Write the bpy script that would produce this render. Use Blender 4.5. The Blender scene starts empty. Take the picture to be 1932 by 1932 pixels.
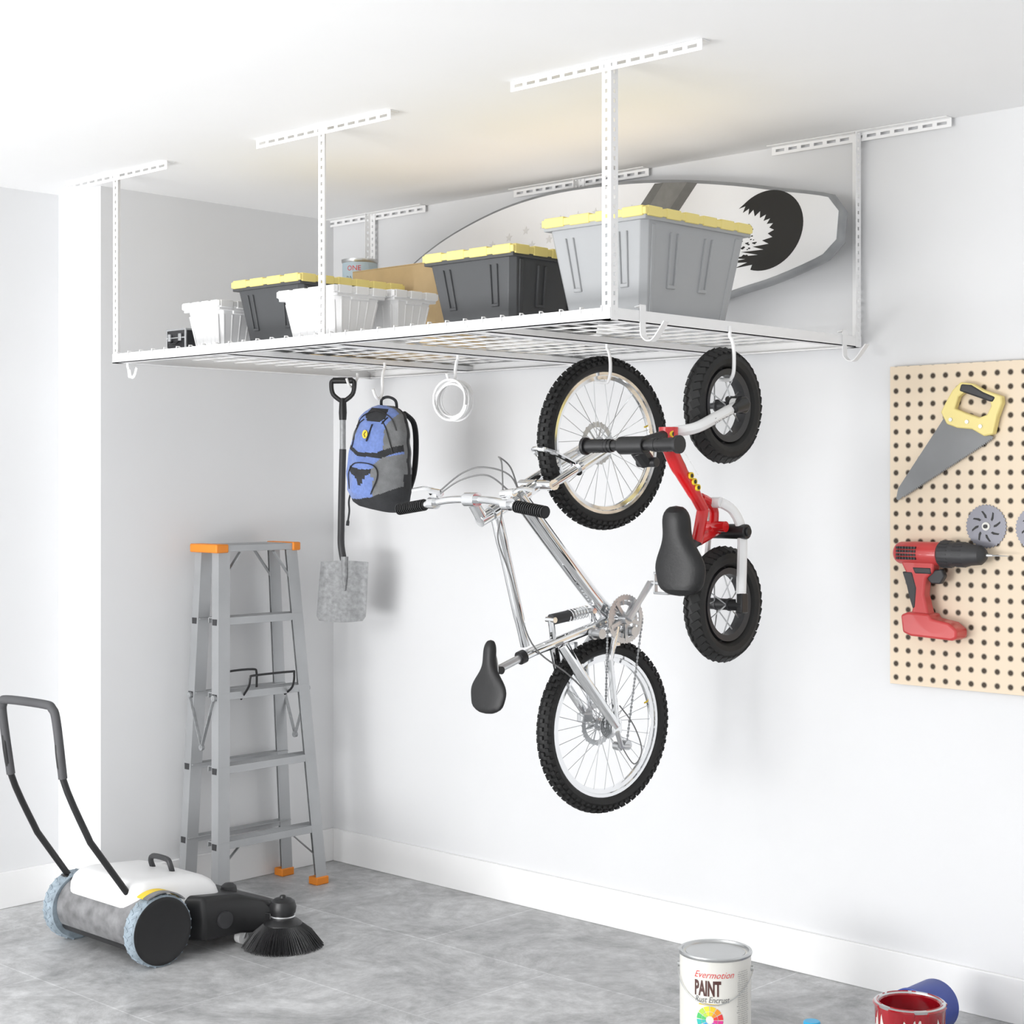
import bpy,bmesh,math,random
from mathutils import Vector,Matrix
random.seed(3)
sc=bpy.context.scene
V=Vector
rad=math.radians
# ------------------------------------------------------------------ materials
def mat(n,c,r=.5,metal=0,noise=0,nscale=8,coat=0,bump=0,bscale=60,trans=0,sheen=0):
    m=bpy.data.materials.new(n);m.use_nodes=True
    nt=m.node_tree;N=nt.nodes;L=nt.links;b=N['Principled BSDF']
    b.inputs['Base Color'].default_value=(*c,1);b.inputs['Roughness'].default_value=r;b.inputs['Metallic'].default_value=metal
    b.inputs['Coat Weight'].default_value=coat
    b.inputs['Sheen Weight'].default_value=sheen
    tc=N.new('ShaderNodeTexCoord')
    if noise:
        t=N.new('ShaderNodeTexNoise');t.inputs['Scale'].default_value=nscale;t.inputs['Detail'].default_value=6
        L.new(tc.outputs['Object'],t.inputs['Vector'])
        rp=N.new('ShaderNodeValToRGB')
        rp.color_ramp.elements[0].position=.3;rp.color_ramp.elements[1].position=.7
        rp.color_ramp.elements[0].color=(*[max(0,x*(1-noise)) for x in c],1)
        rp.color_ramp.elements[1].color=(*[min(1,x*(1+noise)) for x in c],1)
        L.new(t.outputs['Fac'],rp.inputs['Fac']);L.new(rp.outputs['Color'],b.inputs['Base Color'])
    if bump:
        t2=N.new('ShaderNodeTexNoise');t2.inputs['Scale'].default_value=bscale;t2.inputs['Detail'].default_value=4
        L.new(tc.outputs['Object'],t2.inputs['Vector'])
        bp=N.new('ShaderNodeBump');bp.inputs['Strength'].default_value=bump;bp.inputs['Distance'].default_value=.002
        L.new(t2.outputs['Fac'],bp.inputs['Height']);L.new(bp.outputs['Normal'],b.inputs['Normal'])
    return m
m_wall=mat('painted_wall',(.78,.785,.795),.7,noise=.012,nscale=2,bump=.05,bscale=200)
m_ceil=mat('painted_ceiling',(.92,.92,.92),.8,noise=.01,nscale=2)
m_base=mat('baseboard_paint',(.9,.9,.9),.4,noise=.01)
m_whm=mat('white_powder_coated_steel',(.94,.94,.94),.4,noise=.01)
m_lg=mat('light_grey_plastic',(.39,.40,.41),.5,noise=.03,nscale=3)
m_dg=mat('dark_grey_plastic',(.070,.073,.077),.5,noise=.05,nscale=3)
m_yl=mat('yellow_plastic',(.88,.74,.26),.55,noise=.03,nscale=3)
m_wp=mat('white_plastic',(.87,.87,.87),.4,noise=.01)
m_chr=mat('chrome',(.88,.89,.90),.07,metal=1,noise=.03,nscale=10)
m_silver=mat('silver_metal',(.64,.65,.66),.3,metal=.9,noise=.05)
m_rub=mat('black_rubber',(.013,.013,.013),.65,noise=.2,bump=.3)
m_blk=mat('black_plastic',(.013,.013,.014),.4,noise=.1)
m_sad=mat('black_leather',(.007,.007,.0075),.5,noise=.15,nscale=30,bump=.3,bscale=120)
m_blk2=mat('charcoal_plastic',(.037,.037,.040),.5,noise=.1)
m_alu=mat('aluminium',(.43,.44,.45),.42,metal=.5,noise=.06,nscale=5)
m_org=mat('orange_plastic',(.80,.25,.02),.45,noise=.05)
m_blue=mat('blue_fabric',(.16,.24,.54),.85,noise=.12,nscale=90,bump=.4,bscale=300,sheen=.3)
m_gfab=mat('grey_fabric',(.19,.195,.20),.85,noise=.1,nscale=60,bump=.4,bscale=300)
m_dfab=mat('charcoal_fabric',(.032,.033,.036),.9,noise=.1,nscale=60,bump=.4,bscale=300)
m_red=mat('red_gloss',(.66,.010,.013),.22,coat=.5,noise=.03)
m_redp=mat('red_tool_plastic',(.56,.05,.05),.35,coat=.3,noise=.05)
m_steel=mat('galvanised_steel',(.36,.37,.38),.5,metal=.35,noise=.14,nscale=70)
m_blade=mat('weathered_blade_steel',(.28,.285,.29),.6,metal=.2,noise=.22,nscale=60)
m_grey=mat('grey_blade_steel',(.19,.195,.20),.4,metal=.3,noise=.05)
m_disc=mat('saw_disc_steel',(.21,.21,.24),.4,metal=.4,noise=.05)
m_tan=mat('cardboard',(.60,.44,.24),.7,noise=.06,nscale=12)
m_board=mat('surfboard_rim',(.29,.30,.31),.4,noise=.12,nscale=14)
m_bw=mat('surfboard_white',(.87,.88,.90),.3,coat=.4,noise=.01)
m_ink=mat('black_ink',(.006,.006,.006),.5,noise=.02)
m_star=mat('faint_star_print',(.72,.72,.72),.4,noise=.02)
m_stripe=mat('grey_stripe',(.15,.15,.145),.4,noise=.1,nscale=30)
m_stripe2=mat('mid_grey_stripe',(.21,.21,.20),.4,noise=.1,nscale=30)
m_label=mat('cream_label',(.78,.77,.72),.45,noise=.01)
m_tin=mat('tinplate',(.55,.56,.56),.28,metal=.9,noise=.05)
m_rtext=mat('red_print',(.75,.06,.06),.5,noise=.02)
m_brn=mat('brown_print',(.09,.035,.03),.5,noise=.02)
m_gtext=mat('grey_print',(.20,.20,.20),.5,noise=.02)
m_rpaint=mat('red_wet_paint',(.33,.004,.012),.15,coat=.8,noise=.2,nscale=12)
m_bpl=mat('blue_plastic',(.004,.035,.30),.4,noise=.05)
m_cyan=mat('cyan_plastic',(.03,.42,.75),.35,noise=.05)
m_lblue=mat('light_blue_label',(.50,.62,.70),.45,noise=.03)
m_wheelg=mat('blue_grey_rubber',(.28,.34,.39),.6,noise=.25,nscale=40)
m_hood=mat('grey_hood_plastic',(.19,.19,.195),.4,noise=.38,nscale=22)
m_coil=mat('white_hose',(.88,.88,.88),.35,noise=.01)
m_yprint=mat('yellow_print',(.85,.6,.03),.5,noise=.03)
m_green=mat('green_print',(.35,.5,.05),.5,noise=.03)

def floor_mat():
    m=bpy.data.materials.new('concrete_tile');m.use_nodes=True
    nt=m.node_tree;N=nt.nodes;L=nt.links;b=N['Principled BSDF']
    tc=N.new('ShaderNodeTexCoord')
    n1=N.new('ShaderNodeTexNoise');n1.inputs['Scale'].default_value=2.8;n1.inputs['Detail'].default_value=14;n1.inputs['Roughness'].default_value=.78;n1.inputs['Distortion'].default_value=.7
    n2=N.new('ShaderNodeTexNoise');n2.inputs['Scale'].default_value=16;n2.inputs['Detail'].default_value=10;n2.inputs['Roughness'].default_value=.7
    L.new(tc.outputs['Object'],n1.inputs['Vector']);L.new(tc.outputs['Object'],n2.inputs['Vector'])
    r=N.new('ShaderNodeValToRGB');r.color_ramp.elements[0].position=.36;r.color_ramp.elements[1].position=.64
    r.color_ramp.elements[0].color=(.32,.323,.327,1);r.color_ramp.elements[1].color=(.63,.635,.64,1)
    L.new(n1.outputs['Fac'],r.inputs['Fac'])
    r2=N.new('ShaderNodeValToRGB');r2.color_ramp.elements[0].position=.3;r2.color_ramp.elements[1].position=.7
    r2.color_ramp.elements[0].color=(.76,.76,.76,1);r2.color_ramp.elements[1].color=(1.14,1.14,1.14,1)
    L.new(n2.outputs['Fac'],r2.inputs['Fac'])
    mx=N.new('ShaderNodeMix');mx.data_type='RGBA';mx.blend_type='MULTIPLY';mx.inputs[0].default_value=1
    L.new(r.outputs['Color'],mx.inputs[6]);L.new(r2.outputs['Color'],mx.inputs[7])
    br=N.new('ShaderNodeTexBrick');br.inputs['Scale'].default_value=1;br.inputs['Brick Width'].default_value=1.2;br.inputs['Row Height'].default_value=.6
    br.inputs['Mortar Size'].default_value=.003;br.inputs['Mortar Smooth'].default_value=.3
    br.inputs['Color1'].default_value=(.93,.93,.93,1);br.inputs['Color2'].default_value=(1.07,1.07,1.07,1);br.inputs['Mortar'].default_value=(1.3,1.3,1.3,1)
    L.new(tc.outputs['Object'],br.inputs['Vector'])
    mx2=N.new('ShaderNodeMix');mx2.data_type='RGBA';mx2.blend_type='MULTIPLY';mx2.inputs[0].default_value=1
    L.new(mx.outputs[2],mx2.inputs[6]);L.new(br.outputs['Color'],mx2.inputs[7])
    L.new(mx2.outputs[2],b.inputs['Base Color']);b.inputs['Roughness'].default_value=.5
    return m
m_floor=floor_mat()
def peg_mat():
    m=bpy.data.materials.new('pegboard');m.use_nodes=True
    nt=m.node_tree;N=nt.nodes;L=nt.links;b=N['Principled BSDF']
    tc=N.new('ShaderNodeTexCoord')
    mp=N.new('ShaderNodeVectorMath');mp.operation='SCALE';mp.inputs['Scale'].default_value=1/.0435
    L.new(tc.outputs['Object'],mp.inputs[0])
    fr=N.new('ShaderNodeVectorMath');fr.operation='FRACTION';L.new(mp.outputs[0],fr.inputs[0])
    sb=N.new('ShaderNodeVectorMath');sb.operation='SUBTRACT';sb.inputs[1].default_value=(.5,.5,.5);L.new(fr.outputs[0],sb.inputs[0])
    mu=N.new('ShaderNodeVectorMath');mu.operation='MULTIPLY';mu.inputs[1].default_value=(1,0,1);L.new(sb.outputs[0],mu.inputs[0])
    ln=N.new('ShaderNodeVectorMath');ln.operation='LENGTH';L.new(mu.outputs[0],ln.inputs[0])
    rp=N.new('ShaderNodeValToRGB');rp.color_ramp.elements[0].position=.14;rp.color_ramp.elements[0].color=(.05,.035,.022,1)
    rp.color_ramp.elements[1].position=.27;rp.color_ramp.elements[1].color=(.82,.69,.53,1)
    L.new(ln.outputs['Value'],rp.inputs['Fac']);L.new(rp.outputs['Color'],b.inputs['Base Color']);b.inputs['Roughness'].default_value=.7
    return m
m_peg=peg_mat()

# ------------------------------------------------------------------ builder
def fr(o,x,z):
    """matrix from origin, local x dir and local z dir"""
    x=V(x).normalized();z=V(z).normalized();y=z.cross(x).normalized();z=x.cross(y)
    return Matrix(((x.x,y.x,z.x,o[0]),(x.y,y.y,z.y,o[1]),(x.z,y.z,z.z,o[2]),(0,0,0,1)))
T=Matrix.Translation
def RX(a):return Matrix.Rotation(rad(a),4,'X')
def RY(a):return Matrix.Rotation(rad(a),4,'Y')
def RZ(a):return Matrix.Rotation(rad(a),4,'Z')
def XZ(y=0):  # local xy -> world x,z ; local z -> -y
    return Matrix(((1,0,0,0),(0,0,-1,y),(0,1,0,0),(0,0,0,1)))
class B:
    def __init__(s,m,M=None):
        s.v=[];s.f=[];s.mi=[];s.mats=[m];s.c=0;s.M=M or Matrix.Identity(4)
    def use(s,m):
        if m not in s.mats:s.mats.append(m)
        s.c=s.mats.index(m);return s
    def add(s,vs,fs,M=None):
        o=len(s.v);MM=s.M@M if M is not None else s.M
        s.v+=[MM@V(p) for p in vs]
        for f in fs:s.f.append([o+i for i in f]);s.mi.append(s.c)
        return s
    def box(s,a,b,M=None):
        vs=[(x,y,z) for x in(a[0],b[0]) for y in(a[1],b[1]) for z in(a[2],b[2])]
        return s.add(vs,[(0,1,3,2),(4,6,7,5),(0,4,5,1),(2,3,7,6),(0,2,6,4),(1,5,7,3)],M)
    def prism(s,poly,h,M=None,z0=0):
        n=len(poly)
        vs=[(p[0],p[1],z0) for p in poly]+[(p[0],p[1],z0+h) for p in poly]
        return s.add(vs,[list(range(n))[::-1],list(range(n,2*n))]+[(i,(i+1)%n,n+(i+1)%n,n+i) for i in range(n)],M)
    def loft(s,rings,M=None,cap=True,closed=False):
        n=len(rings[0]);vs=[p for r in rings for p in r];fs=[]
        k=len(rings)
        for i in range(k if closed else k-1):
            j=(i+1)%k
            for a in range(n):
                b=(a+1)%n;fs.append((i*n+a,i*n+b,j*n+b,j*n+a))
        if cap and not closed:
            fs.append(list(range(n))[::-1]);fs.append([(k-1)*n+a for a in range(n)])
        return s.add(vs,fs,M)
    def tube(s,pts,r,seg=8,closed=False,M=None,flat=1):
        pts=[V(p) for p in pts];n=len(pts)
        rs=r if isinstance(r,(list,tuple)) else [r]*n
        tans=[]
        for i in range(n):
            if closed:t=pts[(i+1)%n]-pts[i-1]
            else:t=pts[min(i+1,n-1)]-pts[max(i-1,0)]
            tans.append(t.normalized())
        up=V((0,0,1)) if abs(tans[0].z)<.9 else V((1,0,0))
        nrm=(up-tans[0]*up.dot(tans[0])).normalized();rings=[]
        for i in range(n):
            nrm=(nrm-tans[i]*nrm.dot(tans[i])).normalized();bi=tans[i].cross(nrm)
            rings.append([pts[i]+(nrm*math.cos(2*math.pi*k/seg)*flat+bi*math.sin(2*math.pi*k/seg))*rs[i] for k in range(seg)])
        return s.loft(rings,M,closed=closed)
    def cyl(s,p,q,r,r2=None,seg=16,M=None):
        return s.tube([p,q],[r,r if r2 is None else r2],seg,M=M)
    def lathe(s,prof,M=None,seg=32,cap=True,closed=False):
        rings=[[V((r*math.cos(2*math.pi*k/seg),r*math.sin(2*math.pi*k/seg),z)) for k in range(seg)] for r,z in prof]
        return s.loft(rings,M,cap=cap,closed=closed)
    def obj(s,name,parent=None,bevel=0,label=None,bseg=2,sub=0,loc=None,ang=35,**kw):
        me=bpy.data.meshes.new(name)
        if parent is not None:Mi=ROOT[parent.name].inverted()
        elif loc is not None:Mi=T(V(loc)).inverted()
        else:Mi=Matrix.Identity(4)
        me.from_pydata([Mi@p for p in s.v],[],s.f)
        for m in s.mats:me.materials.append(m)
        me.polygons.foreach_set('material_index',s.mi)
        bm=bmesh.new();bm.from_mesh(me);bmesh.ops.recalc_face_normals(bm,faces=bm.faces);bm.to_mesh(me);bm.free()
        me.polygons.foreach_set('use_smooth',[True]*len(me.polygons))
        me.set_sharp_from_angle(angle=rad(ang))
        o=bpy.data.objects.new(name,me);sc.collection.objects.link(o)
        if parent is not None:
            o.parent=parent;ROOT[o.name]=ROOT[parent.name]
        elif loc is not None:
            o.location=loc;ROOT[o.name]=T(V(loc))
        else:ROOT[o.name]=Matrix.Identity(4)
        if bevel:
            md=o.modifiers.new('bevel','BEVEL');md.width=bevel;md.segments=bseg;md.limit_method='ANGLE';md.angle_limit=rad(40);md.harden_normals=False
        if sub:
            md=o.modifiers.new('sub','SUBSURF');md.levels=sub;md.render_levels=sub
        if label:o['label']=label
        for k,v in kw.items():o[k]=v
        return o
ROOT={}
def thing(name,label,cat,M,group=None):
    e=bpy.data.objects.new(name,None);e.empty_display_size=.05;sc.collection.objects.link(e)
    if not isinstance(M,Matrix):M=T(V(M))
    e.matrix_world=M;ROOT[e.name]=M.copy()
    e['label']=label;e['category']=cat
    if group:e['group']=group
    return e
def struct(o):o['kind']='structure';return o
def sbox(n,a,b,m,bevel=0):
    return struct(B(m).box(a,b).obj(n,bevel=bevel))
def text(b,s,size,mapf,align='CENTER',bold=0,shear=0,sx=1):
    cu=bpy.data.curves.new('t','FONT');cu.body=s;cu.size=size;cu.align_x=align;cu.offset=bold;cu.shear=shear;cu.resolution_u=2
    ob=bpy.data.objects.new('t',cu);sc.collection.objects.link(ob)
    dg=bpy.context.evaluated_depsgraph_get();me=bpy.data.meshes.new_from_object(ob.evaluated_get(dg))
    vs=[v.co.copy() for v in me.vertices];fs=[list(p.vertices) for p in me.polygons]
    bpy.data.objects.remove(ob);bpy.data.meshes.remove(me)
    b.add([mapf(v.x*sx,v.y) for v in vs],fs)
def arc(cx,cy,r,a0,a1,n=12,ry=None):
    ry=ry or r
    return [(cx+r*math.cos(rad(a0+(a1-a0)*i/n)),cy+ry*math.sin(rad(a0+(a1-a0)*i/n))) for i in range(n+1)]
def cr(pts,n=6,closed=False):
    """catmull-rom"""
    P=[V(p) for p in pts];out=[];k=len(P)
    for i in range(k if closed else k-1):
        if closed:a,b,c,d=P[i-1],P[i],P[(i+1)%k],P[(i+2)%k]
        else:a,b,c,d=P[max(i-1,0)],P[i],P[i+1],P[min(i+2,k-1)]
        for j in range(n):
            t=j/n
            out.append(.5*((2*b)+(c-a)*t+(2*a-5*b+4*c-d)*t*t+(3*b-a-3*c+d)*t**3))
    if not closed:out.append(P[-1])
    return out

# ------------------------------------------------------------------ room
H=2.783
sbox('floor',(-.5,-9,-.1),(8,.1,0),m_floor)
sbox('ceiling',(-.5,-6.2,H),(8,.1,H+.1),m_ceil)
sbox('wall_back',(0,0,0),(8,.1,H),m_wall)
# side wall with its projecting return
b=B(m_wall);b.prism([(0,-1.17),(0,.1),(-.42,.1),(-.42,-9),(-.30,-9),(-.30,-1.17)],H);struct(b.obj('wall_side'))
sbox('baseboard_back',(.015,-.015,0),(8,0,.14),m_base,.003)
sbox('baseboard_side',(0,-1.17,0),(.015,0,.14),m_base,.003)
sbox('baseboard_return',(-.285,-1.185,0),(.015,-1.17,.14),m_base,.003)
sbox('baseboard_far',(-.30,-9,0),(-.285,-1.17,.14),m_base,.003)

# ------------------------------------------------------------------ rack
Z0=2.082;ZT=2.115;XL,XM,XR=.262,1.43,2.645;YF,YB=-1.285,-.02
rack=thing('overhead_storage_rack','white steel ceiling mounted storage rack with wire deck','rack',(1.43,-.64,Z0))
def perfx(b,x0,x1,y0,y1,z0,z1,sl,gap,fr_=.34):
    h=(z1-z0)*fr_
    b.box((x0,y0,z0),(x1,y1,z0+h));b.box((x0,y0,z1-h),(x1,y1,z1))
    n=int((x1-x0)/(sl+gap));p=(x1-x0-gap)/n
    for i in range(n+1):
        xx=x0+i*p;b.box((xx,y0,z0+h),(xx+gap,y1,z1-h))
def post(x,y,sx,sy):
    b=B(m_whm);w=.030;t=.002;z0=Z0;z1=H-.001;p=.026;hs=.0085
    n=int((z1-z0)/p)
    # flange in XZ
    xa,xb=(x,x+sx*w) if sx>0 else (x-w,x)
    for (u0,u1) in((xa,xa+(w-hs)/2),(xb-(w-hs)/2,xb)):b.box((u0,y-t/2,z0),(u1,y+t/2,z1))
    for i in range(n+1):
        b.box((xa+(w-hs)/2,y-t/2,z0+i*p),(xb-(w-hs)/2,y+t/2,min(z1,z0+i*p+p-hs*1.3)))
    ya,yb=(y,y+sy*w) if sy>0 else (y-w,y)
    xx=x
    for (u0,u1) in((ya,ya+(w-hs)/2),(yb-(w-hs)/2,yb)):b.box((xx-t/2,u0,z0),(xx+t/2,u1,z1))
    for i in range(n+1):
        b.box((xx-t/2,ya+(w-hs)/2,z0+i*p),(xx+t/2,yb-(w-hs)/2,min(z1,z0+i*p+p-hs*1.3)))
    b.obj('post',rack)
def bracket(x,y,L=.66,sy=1):
    b=B(m_whm);perfx(b,x-L/2,x+L/2,y-.001,y+.001,H-.030,H-.001,.032,.016)
    ya,yb=(y,y+.032) if sy>0 else (y-.032,y)
    b.box((x-L/2,ya,H-.003),(x+L/2,yb,H-.0005))
    b.obj('ceiling_bracket',rack)
for x,sx in((XL,1),(XM,1),(XR,-1)):
    post(x,YF,sx,1);post(x,YB,sx,-1)
    bracket(x+(.014 if sx>0 else -.030),YF-.003,sy=1,L=.66 if sx>0 else .675);bracket(x+(-.012 if sx<0 else 0),YB+.003,.67,sy=-1)
b=B(m_whm);b.box((XL,YF-.004,Z0),(XR,YF-.001,ZT+.001));b.box((XL,YF-.004,Z0),(XR,YF+.03,Z0+.003))
for x in(.3,.62,.95,1.3,1.5,1.86,2.1,2.35,2.58):
    b.cyl((x,YF-.008,Z0+.016),(x,YF,Z0+.016),.006,seg=10)
for x in (.8,1.6,2.3):b.box((x,YF-.006,Z0+.004),(x+.16,YF-.003,ZT-.006))
b.obj('beam',rack)
b=B(m_whm);b.box((XL,YB+.001,Z0),(XR,YB+.004,ZT+.004));b.box((XL,YB-.03,Z0),(XR,YB+.004,Z0+.003));b.obj('beam',rack)
b=B(m_whm);b.box((XR-.003,YF,Z0),(XR,YB,ZT+.001));b.box((XR-.033,YF,Z0),(XR,YB,Z0+.003));b.obj('beam',rack)
b=B(m_whm);b.box((XL,YF,Z0),(XL+.003,YB,ZT+.004));b.box((XL,YF,Z0),(XL+.033,YB,Z0+.003));b.obj('beam',rack)
for x in(.84,1.43,2.085):
    b=B(m_whm);b.box((x-.034,YF,Z0+.003),(x+.034,YB,Z0+.006));b.box((x-.034,YF,Z0+.003),(x-.031,YB,Z0+.024));b.box((x+.031,YF,Z0+.003),(x+.034,YB,Z0+.024));b.obj('crossbar',rack)
b=B(m_whm)
y=YF+.05
while y<YB-.005:
    b.tube([(XL+.004,y,ZT-.003),(XR-.004,y,ZT-.003)],.0024,4);y+=.10
x=XL+.03
while x<XR-.01:
    b.tube([(x,YF-.008,ZT-.012),(x,YF-.007,ZT+.006),(x,YF+.005,ZT+.006),(x,YF+.012,ZT+.0015),(x,YB,ZT+.0015)],.0024,4);x+=.075
b.obj('wire_deck',rack)
DT=ZT+.006
# hooks
def hook(label,pts,r=.0055):
    p0=V(pts[0]);low=min(pts,key=lambda p:p[2])
    b=B(m_whm);b.tube(cr(pts,5),r,8)
    b.obj('storage_hook',loc=(p0.x,p0.y,low[2]),label=label,category='hook',group='hooks on the storage rack')
def jhook(x,y,zb,dx,dy,label,open_=.035,top=None,rise=.035,off=.012):
    # straight shank from deck frame, curled foot opening towards (dx,dy)
    d=V((dx,dy,0)).normalized()
    P=V((x,y,0));zt=Z0+.012 if top is None else top
    pts=[P-d*off+V((0,0,zt)),P-d*off+V((0,0,Z0-.01)),P-d*off*.5+V((0,0,Z0-.02)),P+V((0,0,Z0-.05)),P+V((0,0,zb+.03)),P+d*.008+V((0,0,zb+.006)),P+d*.022+V((0,0,zb)),P+d*open_+V((0,0,zb+.01)),P+d*(open_+.012)+V((0,0,zb+rise))]
    hook(label,pts)
# ------------------------------------------------------------------ totes
def tote(label,x,y,w,d,h,mb,ml,style=0,rot=0):
    M=T(V((x,y,DT)))
    e=thing('storage_tote',label,'storage box',M)
    hb=h-.02;tp=.13*h+.004
    def P(face,a,z,o):
        k=tp*(1-z/hb)
        if face==0:return V((k+a*(w-2*k),k-o,z))
        if face==1:return V((w-k+o,k+a*(d-2*k),z))
        if face==2:return V((w-k-a*(w-2*k),d-k+o,z))
        return V((k-o,d-k-a*(d-2*k),z))
    b=B(mb,M)
    rings=[]
    for z,kx in((0,0),(hb,0)):
        k=tp*(1-z/hb);c=.018
        rings.append([V(p) for p in((k+c,k,z),(w-k-c,k,z),(w-k,k+c,z),(w-k,d-k-c,z),(w-k-c,d-k,z),(k+c,d-k,z),(k,d-k-c,z),(k,k+c,z))])
    b.loft(rings)
    def rib(face,a0,a1,z0,z1,o):
        q=[P(face,a0,z0,-.002),P(face,a1,z0,-.002),P(face,a1,z1,-.002),P(face,a0,z1,-.002)]
        r=[P(face,a0+.004,z0,o),P(face,a1-.004,z0,o),P(face,a1-.004,z1,o),P(face,a0+.004,z1,o)]
        b.loft([q,r])
    # rim
    o=.006 if style==0 else .004
    b.box((-o,-o,hb-.018),(w+o,d+o,hb))
    for f in range(4):
        if style==0:
            for c in((.22,.78) if f%2==0 else (.28,.62)):
                q=.05 if f%2==0 else .045
                rib(f,c-q,c-q+.022,hb*.30,hb*.84,.006);rib(f,c+q-.022,c+q,hb*.30,hb*.84,.006)
                rib(f,c-q,c+q,hb*.27,hb*.31,.006)
            if f%2:rib(f,.88,.93,0,hb*.9,.003);rib(f,.06,.10,0,hb*.9,.003)
        else:
            k=7 if f%2==0 else 5
            for i in range(k):
                c=(i+.5)/k;rib(f,c-.022,c+.022,.006,hb*.80,.0018)
            rib(f,.3,.7,hb*.82,hb*.9,.005)
    b.obj('tote_body',e,bevel=.0025)
    b=B(ml,M);o=.010
    b.box((-o,-o,hb-.006),(w+o,d+o,hb+.015))
    b.box((.03,.03,hb+.013),(w-.03,d-.03,hb+.018))
    nx,ny=(4,6) if style==0 else (4,3)
    dd=.030;up=.0195 if style==0 else .0175
    for i in range(nx):
        s=(w+2*o)/nx;x0=-o+s*(i+.12);x1=-o+s*(i+.88)
        b.box((x0,-o-.0015,hb-.009),(x1,dd,hb+up));b.box((x0,d-dd,hb-.009),(x1,d+o+.0015,hb+up))
    for i in range(ny):
        s=(d+2*o)/ny;y0=-o+s*(i+.12);y1=-o+s*(i+.88)
        b.box((-o-.0015,y0,hb-.0092),(dd,y1,hb+up-.0002));b.box((w-dd,y0,hb-.0092),(w+o+.0015,y1,hb+up-.0002))
    b.obj('tote_lid',e,bevel=.003,label='yellow lid' if ml is m_yl else 'white lid')
    return e
tote('large light grey plastic tote with yellow lid at rack corner',2.262,-1.12,.370,.49,.292,m_lg,m_yl)
tote('dark grey plastic tote with yellow lid beside the large grey tote',1.725,-1.09,.375,.48,.242,m_dg,m_yl)
tote('dark grey plastic tote with yellow lid behind small white totes',.73,-1.085,.365,.47,.242,m_dg,m_yl)
tote('small ribbed white plastic tote at the rack front edge',1.15,-1.215,.29,.20,.164,m_wp,m_wp,1)
tote('small ribbed white plastic tote in front of cardboard box',1.15,-.975,.30,.185,.168,m_wp,m_wp,1)
tote('small ribbed white plastic tote beside black case',.480,-1.12,.205,.2,.180,m_wp,m_wp,1)

# cardboard boxes
def carton(x0,x1,y0,y1,h,label):
    e=thing('cardboard_box',label,'box',((x0+x1)/2,(y0+y1)/2,DT))
    b=B(m_tan);b.box((x0,y0,DT),(x1,y1,DT+h-.003))
    b.obj('box_body',e,bevel=.002)
    ym=(y0+y1)/2
    B(m_tan).box((x0,y0,DT+h-.003),(x1,ym-.002,DT+h)).obj('flap',e);B(m_tan).box((x0,ym+.002,DT+h-.003),(x1,y1,DT+h)).obj('flap',e)
    b=B(mat('packing_tape',(.72,.58,.36),.3,noise=.02));b.box((x0,ym-.025,DT+h),(x1+.0006,ym+.025,DT+h+.0006));b.box((x1,ym-.025,DT+h-.07),(x1+.0006,ym+.025,DT+h+.0006));b.obj('tape',e)
carton(.765,1.22,-.56,-.30,.322,'large tan cardboard box behind the totes')
carton(.49,.745,-.56,-.30,.185,'small tan cardboard box under a paint can')
# paint can on box
def cmap(R,z,a0):
    return lambda x,y:V((R*math.cos(a0+x/R),R*math.sin(a0+x/R),z+y))
zc=DT+.1855
e=thing('paint_can','small light blue paint can standing on a cardboard box','paint can',(.66,-.43,zc))
M=T(V((.66,-.43,zc)))
b=B(m_lblue,M);b.lathe([(.068,.0),(.0695,.001),(.0695,.006),(.068,.008),(.068,.190)],seg=40);b.obj('can_body',e)
b=B(m_tin,M);b.lathe([(.0001,.197),(.060,.197),(.066,.197),(.0715,.202),(.0715,.194),(.0685,.188)],seg=40,cap=True);b.obj('can_lid',e)
b=B(m_rtext,M);text(b,'ONE',.028,cmap(.0685,.155,rad(-62)));b.obj('lettering',e,label='red lettering')
b=B(m_gtext,M);text(b,'PAINT',.024,cmap(.0685,.118,rad(-62)));b.obj('lettering',e,label='grey lettering')
# black case
e=thing('equipment_case','small black case with silver edges beside white tote','case',(.41,-1.03,DT))
M=T(V((.345,-1.11,DT)))
b=B(m_blk2,M);b.box((.004,.004,.0),(.116,.146,.088));b.obj('case_body',e,bevel=.004)
for (a,c) in(((0,-.0005,.084),(.12,.006,.091)),((0,-.0005,.055),(.12,.006,.060)),((.115,0,.084),(.1205,.15,.091)),((.115,-.001,0),(.1212,.006,.091)),((0,-.001,0),(.006,.006,.091))):
    B(m_silver,M).box(a,c).obj('edge_trim',e,bevel=.001)
for x in(.025,.09):B(m_silver,M).box((x-.008,-.006,.045),(x+.008,.002,.072)).obj('latch',e,bevel=.001)
b=B(m_blk,M);b.tube(cr([(.038,0,.045),(.041,-.014,.035),(.06,-.018,.033),(.079,-.014,.035),(.082,0,.045)],4),.004,8);b.obj('handle',e)

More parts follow.
